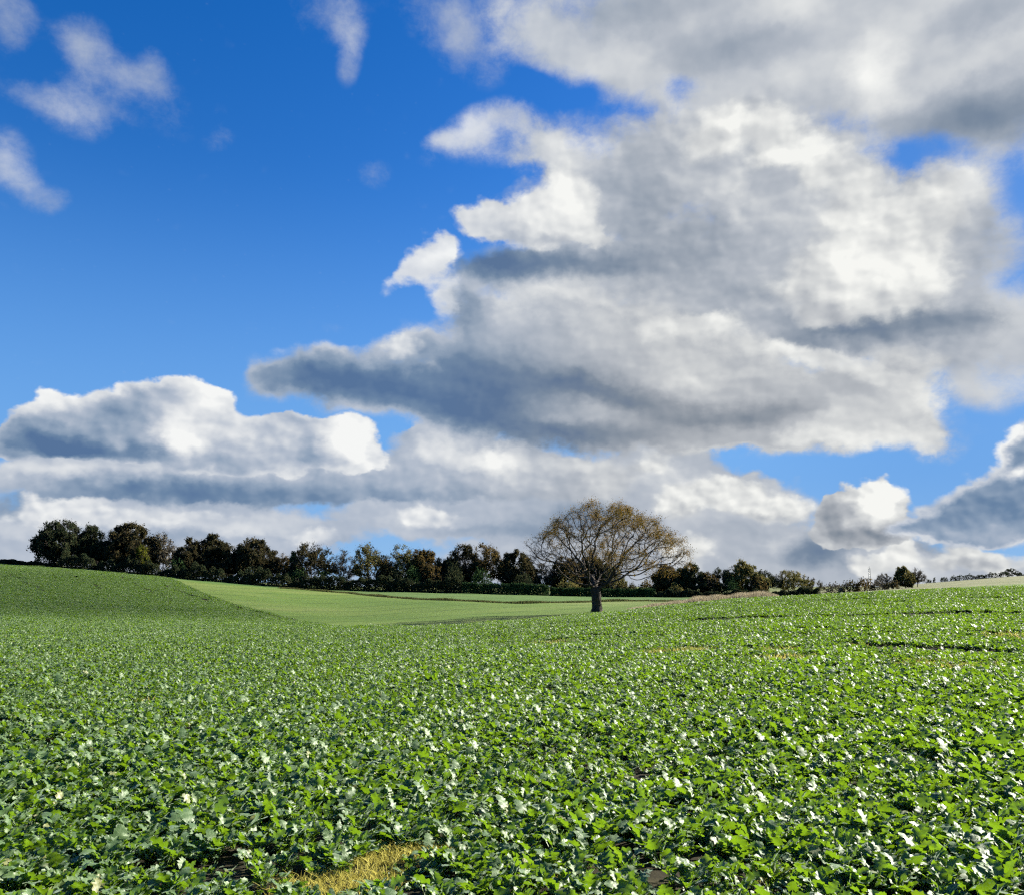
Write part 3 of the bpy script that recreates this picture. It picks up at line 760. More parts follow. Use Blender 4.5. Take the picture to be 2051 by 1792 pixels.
def shrub(name, label, cat, x0, x1, top, Y, leaf, seed, group=None, card=0.26, per_m2=60, squat=0.5, y_thick=None):
    """A rounded bush: short stems and many small leaf sprays through its volume."""
    rng = np.random.default_rng(seed)
    k = Y / FPX
    mid = 0.5 * (x0 + x1)
    bx, by = at_depth(mid, Y)
    z0 = gz(bx, by)
    H = EYE + Y * slope_of(mid, top)[1] - z0
    W = (x1 - x0) * k * 0.5
    root = empty(name, (bx, by, z0 - 0.05), label, cat, group)
    T = y_thick or W
    n = int(per_m2 * (W * 2) * H * 2.2)
    u = rng.normal(0, 1, (n, 3)); u /= np.linalg.norm(u, axis=1)[:, None]; u[:, 2] = np.abs(u[:, 2])
    rr = rng.uniform(0.55, 1.0, n) ** 0.6
    ph = np.arctan2(u[:, 1], u[:, 0])
    bumpy = 1 + 0.13 * np.sin(3 * ph + seed) + 0.10 * np.sin(7 * ph + 4 * u[:, 2] + seed) + rng.normal(0, 0.05, n)
    c = u * np.array([W, T, H]) * (rr * bumpy * 0.94)[:, None]
    lv, lf = leaf_cards(rng, c, u + np.array([0, 0, 0.4]), card, 1.5)
    sv, sf = [], []
    P = [np.zeros(3)]; par = [-1]
    for i in range(7):
        a = rng.uniform(0, 6.28); e = np.array([math.cos(a) * W * 0.6, math.sin(a) * T * 0.6, H * rng.uniform(0.55, 0.85)])
        last = 0
        for q in range(1, 6):
            P.append(e * (q / 5) ** np.array([1.2, 1.2, 0.9])); par.append(last); last = len(P) - 1
    P = np.array(P); par = np.array(par)
    V, F = tubes(P, par, radii(P, par, 0.02, 2.2))
    mesh_obj('stem', V, F, LEAF['bark'], root, smooth=True)
    mesh_obj('foliage', lv, lf, LEAF[leaf], root)
    return root

def hedge(name, label, path, height, thick, leaf, seed, rough=0.2, group='hedges along the foot of the tree belt', card=0.24, per_m=420):
    """Hedge along points of (picture column, depth): leaf sprays over woody stems."""
    rng = np.random.default_rng(seed)
    pts = np.array([at_depth(px, Y) for px, Y in path])
    seg = np.linalg.norm(np.diff(pts, axis=0), axis=1); cum = np.concatenate([[0], np.cumsum(seg)])
    L = cum[-1]
    n = int(L * per_m)
    s = rng.uniform(0, L, n)
    cx = np.interp(s, cum, pts[:, 0]); cy = np.interp(s, cum, pts[:, 1])
    d = pts[-1] - pts[0]; d /= np.linalg.norm(d); nr = np.array([-d[1], d[0]])
    hh = height * (1 + rough * (0.6 * np.sin(s * 0.45 + seed) + 0.5 * np.sin(s * 1.3 + 2 * seed) + 0.35 * np.sin(s * 3.1)))
    a = rng.uniform(0, math.pi, n)
    rr = rng.uniform(0.6, 1.0, n) ** 0.5
    off = np.cos(a) * thick * 0.5 * rr * (1 + 0.2 * np.sin(s * 2.2)); z = np.abs(np.sin(a)) ** 0.5 * hh * rr
    z = np.where(rng.uniform(0, 1, n) < 0.35, rng.uniform(0, 1, n) * z, z)
    x = cx + nr[0] * off; y = cy + nr[1] * off
    loc = Vector((pts[0][0], pts[0][1], gz(*pts[0])))
    cen = np.stack([x - loc.x, y - loc.y, ground(x, y) + z - loc.z], 1)
    lv, lf = leaf_cards(rng, cen, np.tile([0, 0, 0.8], (n, 1)), card, 1.5)
    # stems
    P = []; F = []; V = []; cnt = 0
    for q in np.arange(0.4, L, 0.8):
        px, py = np.interp(q, cum, pts[:, 0]), np.interp(q, cum, pts[:, 1])
        pz = gz(px, py)
        for _ in range(2):
            c = np.array([[0, 0, -0.05], [rng.normal(0, 0.1), rng.normal(0, 0.1), height * 0.45], [rng.normal(0, 0.3), rng.normal(0, 0.3), height * 0.85]]) + np.array([px - loc.x, py - loc.y, pz - loc.z])
            v, f = tubes(c, np.array([-1, 0, 1]), np.array([0.05, 0.035, 0.015]))
            V.append(v); F.append(f + cnt); cnt += len(v)
    V, F = np.vstack(V), np.vstack(F)
    o = mesh_obj(name, np.vstack([V, lv]), np.vstack([F, lf + len(V)]), [LEAF['bark'], LEAF[leaf]], mat_idx=[0] * len(F) + [1] * len(lf))
    o.location = loc
    tag(o, label, 'hedge', group)
    return o
# ------------------------------------------------------------------ leafy crop
def mat_crop_leaf():
    m, N, out = new_mat('crop_leaf')
    info = N.node('ShaderNodeObjectInfo')
    geo = N.node('ShaderNodeNewGeometry')
    uv = N.node('ShaderNodeUVMap'); uv.uv_map = 'UVMap'
    sp = N.node('ShaderNodeSeparateXYZ'); N.t.links.new(uv.outputs[0], sp.inputs[0])
    pos = geo.outputs['Position']
    big = N.noise(pos, 0.09, 3.0, 0.55, dim='3D')
    f = N.m('MULTIPLY_ADD', geo.outputs['Random Per Island'], 0.45, N.m('MULTIPLY_ADD', info.outputs['Random'], 0.2, N.m('MULTIPLY', big, 0.45)))
    col = N.ramp(f, LEAF_STOPS)
    old = N.rng(N.m('FRACT', N.m('MULTIPLY', N.m('ADD', geo.outputs['Random Per Island'], info.outputs['Random']), 7.31)), 0.955, 0.985, 0.0, 0.75)
    col = N.mix(old, col, (0.17, 0.15, 0.02))
    # pale midrib and side veins
    v = N.m('ABSOLUTE', sp.outputs[0])
    rib = N.rng(v, 0.03, 0.11, 0.55, 0.0, 'SMOOTHSTEP')
    side = N.m('ABSOLUTE', N.m('SUBTRACT', N.m('FRACT', N.m('SUBTRACT', N.m('MULTIPLY', sp.outputs[1], 6.0), N.m('MULTIPLY', v, 1.4))), 0.5))
    side = N.rng(side, 0.0, 0.07, 0.25, 0.0, 'SMOOTHSTEP')
    col = N.mix(N.m('MAXIMUM', rib, side), col, (0.11, 0.17, 0.06))
    nz = N.noise(pos, 60.0, 2.0, 0.5, dim='3D')
    nb = bump(N, N.m('MULTIPLY_ADD', side, -1.0, nz), 0.35, 0.004)
    b = N.node('ShaderNodeBsdfPrincipled')
    N._set(b.inputs['Base Color'], col)
    N._set(b.inputs['Roughness'], N.rng(nz, 0.3, 0.7, LEAF_ROUGH[0], LEAF_ROUGH[1]))
    b.inputs['Specular IOR Level'].default_value = LEAF_SPEC
    b.inputs['Specular Tint'].default_value = (0.93, 1.0, 0.92, 1.0)
    b.inputs['Sheen Weight'].default_value = LEAF_SHEEN
    b.inputs['Sheen Roughness'].default_value = 0.5
    b.inputs['Sheen Tint'].default_value = (0.8, 1.0, 0.85, 1.0)
    N._set(b.inputs['Normal'], nb)
    tr = N.node('ShaderNodeBsdfTranslucent')
    N._set(tr.inputs[0], N.mix(0.75, col, LEAF_TRANS))
    mx = N.node('ShaderNodeMixShader'); mx.inputs[0].default_value = 0.40
    N.t.links.new(b.outputs[0], mx.inputs[1]); N.t.links.new(tr.outputs[0], mx.inputs[2])
    N.t.links.new(mx.outputs[0], out.inputs['Surface'])
    return m

LEAF_STOPS = [(0.22, (0.020, 0.060, 0.010)), (0.5, (0.036, 0.092, 0.009)), (0.8, (0.070, 0.128, 0.008))]
LEAF_TRANS = (0.165, 0.29, 0.003)
LEAF_ROUGH = (0.46, 0.68)
LEAF_SPEC = 0.95
LEAF_SHEEN = 0.3

def crop_plant(rng, n_leaf, nu, nv, size=1.0):
    """One leafy plant: stalks rising from the crown, broad lobed blades that arch over. Vertices, quads and leaf coordinates."""
    V, F, U = [], [], []
    cnt = 0
    for i in range(n_leaf):
        az = i * 2.4 + rng.uniform(-0.5, 0.5)
        age = i / max(1, n_leaf - 1)                                   # outer leaves first
        plen = rng.uniform(0.09, 0.19) * (1.0 - 0.25 * age)
        blen = rng.uniform(0.065, 0.125) * (1.0 - 0.3 * age)
        bw = blen * rng.uniform(0.38, 0.54)
        e0 = math.radians(rng.uniform(42, 70) + 18 * age)               # rise of the stalk
        e1 = e0 - math.radians(rng.uniform(25, 95) * (1.15 - 0.75 * age))
        roll = rng.normal(0, 0.6)
        ca, sa = math.cos(az), math.sin(az)
        rad = np.array([ca, sa, 0.0]); up = np.array([0, 0, 1.0]); side0 = np.array([-sa, ca, 0.0])
        # path of the midrib: stalk, then blade
        ns, nb = 3, nu
        s = np.concatenate([np.linspace(0, plen, ns + 1), plen + np.linspace(0, blen, nb + 1)[1:]])
        ang = np.interp(s, [0, plen * 0.7, plen + blen], [e0 + 0.1, e0, e1])
        pth = np.zeros((len(s), 3))
        for k in range(1, len(s)):
            a = 0.5 * (ang[k] + ang[k - 1])
            pth[k] = pth[k - 1] + (s[k] - s[k - 1]) * (math.cos(a) * rad + math.sin(a) * up)
        pth += rad * 0.012 + up * rng.uniform(0, 0.03)
        # stalk: narrow folded strip
        w = np.array([0.006, 0.0045, 0.004, 0.0035])
        for k in range(ns + 1):
            V += [pth[k] - side0 * w[k], pth[k] + side0 * w[k]]; U += [(-0.02, 0.02), (0.02, 0.02)]
        for k in range(ns):
            q = cnt + 2 * k
            F.append((q, q + 1, q + 3, q + 2))
        # blade
        off = len(V)
        lob = rng.uniform(0, 6.28); nl = rng.integers(3, 6)
        cup = rng.uniform(-0.1, 0.55)
        ruf = rng.uniform(0.06, 0.22)
        for k in range(nb + 1):
            u = k / nb
            h = bw * (math.sin(math.pi * min(1, 0.08 + 0.92 * u) ** 0.72) ** 0.62 if u < 1 else 0.12)
            a = ang[ns + k]
            nrm = -math.sin(a) * rad + math.cos(a) * up
            rl = roll * (0.4 + 0.6 * u)
            sd = side0 * math.cos(rl) + nrm * math.sin(rl); nn = nrm * math.cos(rl) - side0 * math.sin(rl)
            for j in range(-nv, nv + 1):
                v = j / nv
                edge = 1 + (0.30 * math.cos(2 * math.pi * nl * u + lob * (1 if j > 0 else 1.3)) + rng.uniform(-0.16, 0.16)) * (abs(v) > 0.9)
                x = v * h * edge
                zz = cup * abs(v) ** 1.5 * h + ruf * h * math.sin(2 * math.pi * 2.4 * u + lob + (2 if j > 0 else 0)) * v * v
                back = -0.18 * blen * abs(v) * (1 - u) ** 2 + 0.06 * blen * abs(v) * math.cos(2 * math.pi * nl * u + lob)
                V.append(pth[ns + k] + sd * x + nn * zz + (math.cos(a) * rad + math.sin(a) * up) * back)
                U.append((v, u))
        m = 2 * nv + 1
        for k in range(nb):
            for j in range(m - 1):
                q = off + k * m + j
                F.append((q, q + 1, q + m + 1, q + m))
        cnt = len(V)
    return np.array(V) * size, np.array(F), np.array(U)

PATCHES = []          # straw coloured gaps: centre, radii, turn
def field_gaps():
    def near(px, py):
        return spot(px, py, 2.5, 80)
    for px, py, rx, ry, rot in ((680, 1805, 0.30, 0.17, 0.35), (810, 1768, 0.26, 0.14, 0.5), (890, 1738, 0.13, 0.08, 0.7), (1455, 1735, 0.07, 0.05, 0), (1130, 1790, 0.09, 0.05, 0), (1565, 1790, 0.10, 0.05, 0),
                            (1105, 1290, 1.3, 1.6, 0), (1330, 1309, 1.5, 1.2, 0), (1410, 1306, 0.8, 0.9, 0), (1580, 1323, 1.35, 1.3, 0), (1545, 1307, 1.1, 1.0, 0), (1905, 1340, 1.5, 1.1, 0), (1830, 1333, 0.8, 0.8, 0),
                            (2030, 1277, 1.3, 1.5, 0), (1700, 1296, 0.7, 0.8, 0), (2010, 1335, 0.6, 0.6, 0), (1150, 1345, 0.25, 0.4, 0), (290, 1414, 0.25, 0.3, 0)):
        x, y = near(px, py)
        sh = 1.0 if y < 9 else 0.55
        PATCHES.append((x, y, rx * sh, ry * sh, rot))
    lines = []
    for a, b, w in (((1380, 1213), (2050, 1199), 0.5), ((880, 1264), (1420, 1244), 0.5), ((1380, 1244), (2050, 1233), 0.42), ((1150, 1276), (1750, 1263), 0.4), ((1700, 1297), (2050, 1313), 0.42), ((1720, 1186), (2050, 1181), 0.6),
                    ((1000, 1620), (1180, 1600), 0.05), ((0, 1445), (60, 1475), 0.12)):
        lines.append((near(*a), near(*b), w * (2.2 if a[1] < 1260 else 1)))
    for a, b, w in (((122, 1140), (205, 1180), 0.45), ((224, 1147), (350, 1204), 0.45), ((20, 1150), (110, 1190), 0.4), ((330, 1172), (420, 1205), 0.6), ((470, 1215), (640, 1250), 0.6)):
        lines.append((spot(*a, 64), spot(*b, 64), w))
    return lines

def in_patch(x, y, grow=1.0):
    hit = np.zeros(len(x), bool)
    for cx, cy, rx, ry, rot in PATCHES:
        c, s = math.cos(rot), math.sin(rot)
        u = ((x - cx) * c + (y - cy) * s) / (rx * grow); v = (-(x - cx) * s + (y - cy) * c) / (ry * grow)
        wob = 1 + 0.25 * np.sin(5 * np.arctan2(v, u) + cx * 3)
        hit |= np.hypot(u, v) < wob
    return hit

def build_crop():
    rng = np.random.default_rng(5)
    lines = field_gaps()
    mat = mat_crop_leaf()
    # plants that the whole field is sown with
    col = bpy.data.collections.new('crop_plants')
    kinds = []
    for i in range(9):
        v, f, u = crop_plant(rng, int(rng.integers(8, 14)), 9, 2)
        kinds.append((v, f, u))
    for i in range(4):                                                  # tufts of several plants for the far slope
        vs, fs, us, c = [], [], [], 0
        for q in range(8):
            v, f, u = crop_plant(rng, 9, 3, 1, 1.05)
            a = rng.uniform(0, 6.28); r = 0.5 * math.sqrt(rng.uniform(0, 1))
            v = v + np.array([math.cos(a) * r, math.sin(a) * r, 0])
            vs.append(v); fs.append(f + c); us.append(u); c += len(v)
        kinds.append((np.vstack(vs), np.vstack(fs), np.vstack(us)))
    for i, (v, f, u) in enumerate(kinds):
        o = mesh_obj('crop_plant_%02d' % i, v, f, mat, smooth=True, uv=u)
        C.objects.unlink(o); col.objects.link(o)

    def scatter(y0, y1, per_m2, tmax=0.66):
        pad = 4.5                                                       # the field goes on beyond both edges of the picture
        area = tmax * (y1 ** 2 - y0 ** 2) + 2 * pad * (y1 - y0)
        n = int(area * per_m2 * 1.6)
        y = rng.uniform(y0, y1, n); t = rng.uniform(-1, 1, n)
        k = rng.uniform(0, tmax * y1 + pad, n) < tmax * y + pad
        y, t = y[k], t[k]
        m = min(len(y), int(area * per_m2))
        y, t = y[:m], t[:m]
        return t * (tmax * y + pad), y
    P = []
    for y0, y1, dn in ((2.2, 14, CROP_DENS), (14, 34, CROP_DENS * 0.8), (34, 62, CROP_DENS * 0.55)):
        x, y = scatter(y0, y1, dn)
        P.append((x, y, np.zeros(len(x), int)))
    x, y = scatter(62, 90, 24.0); k = crop_side(x, y); P.append((x[k], y[k], np.zeros(k.sum(), int)))
    n = 160000
    y = np.sqrt(rng.uniform(62 ** 2, 193 ** 2, n)); t = rng.uniform(-0.7, -0.12, n); x = t * y
    k = crop_side(x, y) & (rng.uniform(0, 1, n) < 0.85)
    P.append((x[k], y[k], np.ones(k.sum(), int)))
    # a margin beside and behind the viewer so that the field goes on
    n = 6500
    x = rng.uniform(-9, 9, n); y = rng.uniform(-5, 2.2, n); k = np.hypot(x, y) > 1.2
    P.append((x[k], y[k], np.zeros(k.sum(), int)))
    x = np.concatenate([p[0] for p in P]); y = np.concatenate([p[1] for p in P]); far = np.concatenate([p[2] for p in P])
    keep = ~(in_patch(x, y, 0.92) & (rng.uniform(0, 1, len(x)) > np.where(y > 9, 0.45, 0.10)))
    edge = in_patch(x, y, 1.4)
    keep &= ~(edge & (rng.uniform(0, 1, len(x)) < 0.35))
    dens = np.sin(x * 0.55 + 0.4 * y) * np.sin(0.8 * y - 0.3 * x + 1) + 0.9 * np.sin(x * 2.7 + 2 + np.sin(y * 1.3)) * np.sin(y * 2.6 + np.sin(x * 1.9))
    keep &= rng.uniform(0, 1, len(x)) < np.where(far == 1, 1, np.clip(0.90 + 0.40 * dens, 0.42, 1))
    for (ax, ay), (bx, by), w in lines:
        d = np.array([bx - ax, by - ay]); Ln = np.hypot(*d); d /= Ln
        s = (x - ax) * d[0] + (y - ay) * d[1]; o = np.abs(-(x - ax) * d[1] + (y - ay) * d[0] + 0.25 * np.sin(s * 0.35))
        keep &= ~((o < w * (0.75 + 0.35 * np.sin(s * 0.8))) & (s > 0) & (s < Ln) & (rng.uniform(0, 1, len(x)) < 0.97))
    x, y, far, edge = x[keep], y[keep], far[keep], edge[keep]
    n = len(x)
    z = ground(x, np.maximum(y, 0)) - 0.01
    kind = np.where(far == 1, rng.integers(9, 13, n), rng.integers(0, 9, n))
    sw = 1 + 0.16 * np.sin(0.9 * x + 0.5 * y) * np.sin(0.7 * y + 2) + 0.10 * np.sin(2.3 * x - 1.1 * y)
    scl = np.where(far == 1, rng.uniform(0.55, 0.85, n), rng.uniform(0.36, 0.80, n)) * sw * np.where(edge, 0.72, 1.0) * np.interp(y, [6, 16], [1.0, 0.88])
    rot = np.stack([rng.normal(0, 0.12, n), rng.normal(0, 0.12, n), rng.uniform(0, 6.28, n)], 1)

    me = bpy.data.meshes.new('leafy_crop')
    me.vertices.add(n)
    me.vertices.foreach_set('co', np.stack([x, y, z], 1).astype(np.float32).ravel())
    a = me.attributes.new('turn', 'FLOAT_VECTOR', 'POINT'); a.data.foreach_set('vector', rot.astype(np.float32).ravel())
    a = me.attributes.new('size', 'FLOAT', 'POINT'); a.data.foreach_set('value', scl.astype(np.float32))
    a = me.attributes.new('pick', 'INT', 'POINT'); a.data.foreach_set('value', kind.astype(np.int32))
    ob = bpy.data.objects.new('leafy_crop', me); C.objects.link(ob)
    tag(ob, 'dense leafy green crop with glossy lobed leaves covering the near field and left slope', 'crop', kind='stuff')
    g = bpy.data.node_groups.new('sow_crop', 'GeometryNodeTree')
    g.interface.new_socket('Geometry', in_out='INPUT', socket_type='NodeSocketGeometry')
    g.interface.new_socket('Geometry', in_out='OUTPUT', socket_type='NodeSocketGeometry')
    gi = g.nodes.new('NodeGroupInput'); go = g.nodes.new('NodeGroupOutput')
    ip = g.nodes.new('GeometryNodeInstanceOnPoints'); ci = g.nodes.new('GeometryNodeCollectionInfo')
    ci.inputs['Collection'].default_value = col; ci.inputs['Separate Children'].default_value = True; ci.inputs['Reset Children'].default_value = True
    ip.inputs['Pick Instance'].default_value = True
    def attr(nm, ty):
        q = g.nodes.new('GeometryNodeInputNamedAttribute'); q.data_type = ty; q.inputs['Name'].default_value = nm
        return next(s for s in q.outputs if s.name == 'Attribute' and s.enabled)
    g.links.new(gi.outputs[0], ip.inputs['Points']); g.links.new(ci.outputs[0], ip.inputs['Instance'])
    g.links.new(attr('pick', 'INT'), ip.inputs['Instance Index'])
    er = g.nodes.new('FunctionNodeEulerToRotation')
    g.links.new(attr('turn', 'FLOAT_VECTOR'), er.inputs[0]); g.links.new(er.outputs[0], ip.inputs['Rotation'])
    g.links.new(attr('size', 'FLOAT'), ip.inputs['Scale'])
    g.links.new(ip.outputs[0], go.inputs[0])
    md = ob.modifiers.new('sow', 'NODES'); md.node_group = g
    print('crop points', n)

CROP_DENS = 150.0

def blades(rng, x, y, h, w, lean):
    """Thin grass blades rooted at x, y: two bent quads each."""
    n = len(x)
    z = ground(x, np.maximum(y, 0)) - 0.01
    a = rng.uniform(0, 6.28, n)
    side = np.stack([np.cos(a), np.sin(a), np.zeros(n)], 1)
    b = rng.uniform(0, 6.28, n)
    ln = np.stack([np.cos(b), np.sin(b), np.zeros(n)], 1) * (lean * rng.uniform(0.2, 1.3, n))[:, None]
    p0 = np.stack([x, y, z], 1)
    p1 = p0 + ln * 0.35 * h[:, None] + np.array([0, 0, 0.6]) * h[:, None]
    p2 = p0 + ln * 1.0 * h[:, None] + np.array([0, 0, 0.95]) * h[:, None]
    w = np.broadcast_to(w, (n,))[:, None]
    v = np.stack([p0 - side * w, p0 + side * w, p1 - side * w * 0.8, p1 + side * w * 0.8, p2 - side * w * 0.2, p2 + side * w * 0.2], 1)
    base = np.arange(n)[:, None] * 6
    f = np.concatenate([base + np.array([0, 1, 3, 2]), base + np.array([2, 3, 5, 4])], 1).reshape(-1, 4)
    return v.reshape(-1, 3), f

def mat_straw(name, stops):
    m, N, out = new_mat(name)
    geo = N.node('ShaderNodeNewGeometry')
    col = N.ramp(geo.outputs['Random Per Island'], stops)
    d = N.node('ShaderNodeBsdfDiffuse'); N._set(d.inputs[0], col)
    tr = N.node('ShaderNodeBsdfTranslucent'); N._set(tr.inputs[0], col)
    mx = N.node('ShaderNodeMixShader'); mx.inputs[0].default_value = 0.35
    N.t.links.new(d.outputs[0], mx.inputs[1]); N.t.links.new(tr.outputs[0], mx.inputs[2])
    N.t.links.new(mx.outputs[0], out.inputs['Surface'])
    return m

def build_grass():
    rng = np.random.default_rng(23)
    straw = mat_straw('straw', [(0.0, (0.17, 0.155, 0.03)), (0.5, (0.44, 0.39, 0.085)), (1.0, (0.62, 0.57, 0.17))])
    X, Y, Hh, Wd = [], [], [], []
    for i, (cx, cy, rx, ry, rot) in enumerate(PATCHES):
        near = cy < 9
        n = int((6000 if near else 130) * rx * ry * 3.14 * 1.6)
        r = np.sqrt(rng.uniform(0, 1, n)) * 1.25; a = rng.uniform(0, 6.28, n)
        u, v = r * np.cos(a) * rx, r * np.sin(a) * ry
        c, s = math.cos(rot), math.sin(rot)
        X.append(cx + u * c - v * s); Y.append(cy + u * s + v * c)
        Hh.append(rng.uniform(0.02, 0.085, n) * (1 if near else 1.6)); Wd.append(np.full(n, 0.0024 if near else 0.010))
    x, y, h, w = (np.concatenate(q) for q in (X, Y, Hh, Wd))
    v, f = blades(rng, x, y, h, w, 1.3)
    o = mesh_obj('dry_stubble', v, f, straw)
    tag(o, 'yellow dry straw and stubble in bare gaps of the crop', 'straw', kind='stuff')
    # tall pale dead grass along the far right edge of the crop
    pale = mat_straw('dead_grass_blades', [(0.0, (0.18, 0.15, 0.09)), (0.5, (0.29, 0.25, 0.16)), (1.0, (0.40, 0.35, 0.25))])
    t0, t1 = slope_of(1255)[0], slope_of(1560)[0]
    n = 16000
    t = t0 + (t1 - t0) * rng.uniform(0, 1, n) ** 0.75
    px = CX + t * FPX * 1.012
    yy = np.interp(t, [slope_of(1195)[0], slope_of(1400)[0], slope_of(1600)[0]], [87, 80, 80]) + rng.normal(0, 1.3, n)
    hh = rng.uniform(0.35, 0.95, n) * np.interp(px, [1250, 1330, 1420, 1480, 1540, 1565], [0.35, 0.7, 1.0, 0.95, 1.0, 0.3]) * (0.85 + 0.15 * np.sin(t * 190) * np.sin(t * 71))
    v, f = blades(rng, t * yy, yy, hh, 0.016, 0.35)
    o = mesh_obj('dead_grass', v, f, pale)
    tag(o, 'tall pale dead grass along the far right edge of the crop', 'grass', kind='stuff')
    # rough grassy bank between the two pale fields
    bankm = mat_straw('bank_grass_blades', [(0.0, (0.030, 0.042, 0.014)), (0.6, (0.065, 0.075, 0.026)), (1.0, (0.15, 0.14, 0.06))])
    n = 26000
    xb = rng.uniform(_BANK[0][0] - 2, _BANK[-1][0], n)
    yb = bank_y(xb) + rng.normal(0, 0.55, n)
    hh = rng.uniform(0.12, 0.42, n) * (0.85 + 0.3 * np.sin(xb * 0.7) * np.sin(xb * 0.23 + 1))
    v, f = blades(rng, xb, yb, hh, 0.03, 0.6)
    o = mesh_obj('bank_grass', v, f, bankm)
    tag(o, 'dark rough grass on the low bank dividing the two pale fields', 'grass', kind='stuff')
# ------------------------------------------------------------------ trees of the picture
def build_trees():
    leaf_mats()
    lone_tree()
    T = belt_tree
    B = 'tree'
    # ---- belt, from the left
    T('dark_tree', 'tall dark spreading tree at the left end of the belt, sky showing between its tiers', B, 64, 163, 1034, 1130, 200, 'dark', 7.0, 101, trunk_px=119, clear=0.10)
    T('dark_tree', 'dark round-topped tree just right of the leftmost tall tree', B, 150, 212, 1051, 1135, 202, 'dark', 7.5, 102, clear=0.06)
    T('dark_tree', 'big dark domed tree with reddish right side, left of the bare grey tree', B, 207, 308, 1045, 1140, 203, 'brown', 11.0, 103, clear=0.05)
    T('yellow_tree', 'small yellowish green tree in front of the big dark domed tree', B, 268, 294, 1088, 1138, 193, 'yellow', 2.6, 104, clear=0.05, shape=0.9, card=0.24)
    T('bare_tree', 'bare grey thin tree in the gap left of the brown trees', B, 296, 350, 1064, 1145, 204, 'grey', 1.6, 105, clear=0.15)
    T('brown_tree', 'dark tree with a brown right flank just right of the bare grey tree', B, 346, 424, 1078, 1150, 200, 'brown', 8.0, 106, clear=0.05)
    T('brown_tree', 'broad brown tree between the brown-flanked tree and the sloping round crown', B, 392, 482, 1068, 1152, 203, 'brown', 9.5, 107, trunk_px=432, clear=0.06)
    T('brown_tree', 'dark brown tree whose round crown slopes down to the right', B, 470, 556, 1072, 1158, 201, 'brown', 8.5, 108, trunk_px=505, clear=0.10)
    T('rusty_tree', 'small rusty tree between the sloping crown and the narrow evergreen', B, 545, 592, 1108, 1162, 200, 'rust', 3.2, 109, clear=0.08)
    T('evergreen_tree', 'narrow very dark evergreen at the left foot of the wind-combed tree', B, 576, 606, 1106, 1164, 198, 'evergreen', 4.2, 110, clear=0.03, shape=1.1)
    T('windswept_tree', 'wind-combed tree with lacy dark crown standing alone above the hedge', B, 584, 668, 1084, 1170, 199, 'brown', 4.0, 111, trunk_px=622, clear=0.2)
    T('bare_tree', 'slim bare pale tree between the wind-combed tree and the many-stemmed tree', B, 666, 712, 1101, 1176, 199, 'grey', 0.8, 112, clear=0.25, attract=260)
    T('many_stemmed_tree', 'open greenish tree with many upright stems, right of the slim bare tree', B, 706, 775, 1086, 1180, 198, 'olive', 3.2, 113, trunk_px=738, clear=0.12)
    T('brown_tree', 'low brown tree leaning against the many-stemmed tree', B, 756, 802, 1116, 1182, 197, 'rust', 3.0, 114, clear=0.06)
    T('pale_tree', 'pale green feathery tree with thin upper twigs', B, 774, 842, 1089, 1182, 200, 'olive', 2.6, 115, trunk_px=815, clear=0.2)
    T('brown_tree', 'orange-topped brown tree right of the pale feathery tree', B, 818, 886, 1095, 1184, 200, 'rust', 5.0, 116, trunk_px=850, clear=0.14)
    T('brown_tree', 'low orange-brown tree in front of the orange-topped one', B, 842, 890, 1124, 1184, 195, 'rust', 3.0, 118, clear=0.05)
    T('dark_tree', 'dark low tree with brown top left of the great dome', B, 880, 940, 1109, 1186, 199, 'dark', 5.0, 119, clear=0.05)
    T('domed_tree', 'left half of the great double dome, with dark crown', B, 898, 966, 1086, 1186, 202, 'brown', 4.2, 120, trunk_px=935, clear=0.2)
    T('domed_tree', 'right half of the great double dome, brown and lacy, sky under its crown', B, 944, 1010, 1087, 1186, 201, 'rust', 2.8, 121, trunk_px=983, clear=0.32)
    T('brown_tree', 'broad brown tree with orange left edge, left of the lone spreading tree', B, 1000, 1076, 1100, 1188, 200, 'brown', 7.0, 122, clear=0.05)
    T('bare_tree', 'bare thin tree in the bright gap behind the left boughs of the lone tree', B, 1066, 1110, 1124, 1188, 201, 'grey', 0.7, 123, clear=0.25, attract=240)
    T('olive_tree', 'olive brown tree behind the left half of the lone tree', B, 1102, 1180, 1111, 1190, 201, 'rust', 6.5, 124, clear=0.05)
    T('dark_tree', 'dark brown tree directly behind the middle of the lone tree', B, 1160, 1222, 1104, 1192, 203, 'brown', 5.0, 125, clear=0.08)
    T('olive_tree', 'yellowish olive tree behind the fork of the lone tree', B, 1204, 1250, 1124, 1192, 200, 'olive', 4.0, 126, clear=0.05)
    T('rusty_tree', 'upright orange-brown tree behind the right tips of the lone tree', B, 1310, 1364, 1129, 1198, 200, 'rust', 6.0, 127, clear=0.06)
    T('dark_tree', 'large dark green tree right of the lone tree', B, 1352, 1420, 1126, 1198, 197, 'dark', 7.5, 128, clear=0.04)
    T('rusty_tree', 'low rust-brown tree beside the large dark green one on its right', B, 1402, 1444, 1143, 1196, 195, 'rust', 4.0, 129, clear=0.04)
    T('dark_tree', 'dark tree with a purplish flat top above the dead grass', B, 1424, 1478, 1136, 1193, 200, 'dark', 2.6, 130, trunk_px=1445, clear=0.2)
    T('windswept_tree', 'tallest olive tree above the dead grass, its top combed by wind', B, 1458, 1530, 1121, 1192, 199, 'olive', 5.0, 131, trunk_px=1492, clear=0.12)
    T('rusty_tree', 'small rust-coloured tree under the tallest olive tree', B, 1498, 1536, 1148, 1190, 196, 'rust', 2.6, 132, clear=0.04)
    T('dark_tree', 'dark open tree at the right end of the dead grass', B, 1516, 1564, 1140, 1188, 200, 'dark', 2.2, 133, trunk_px=1532, clear=0.25)
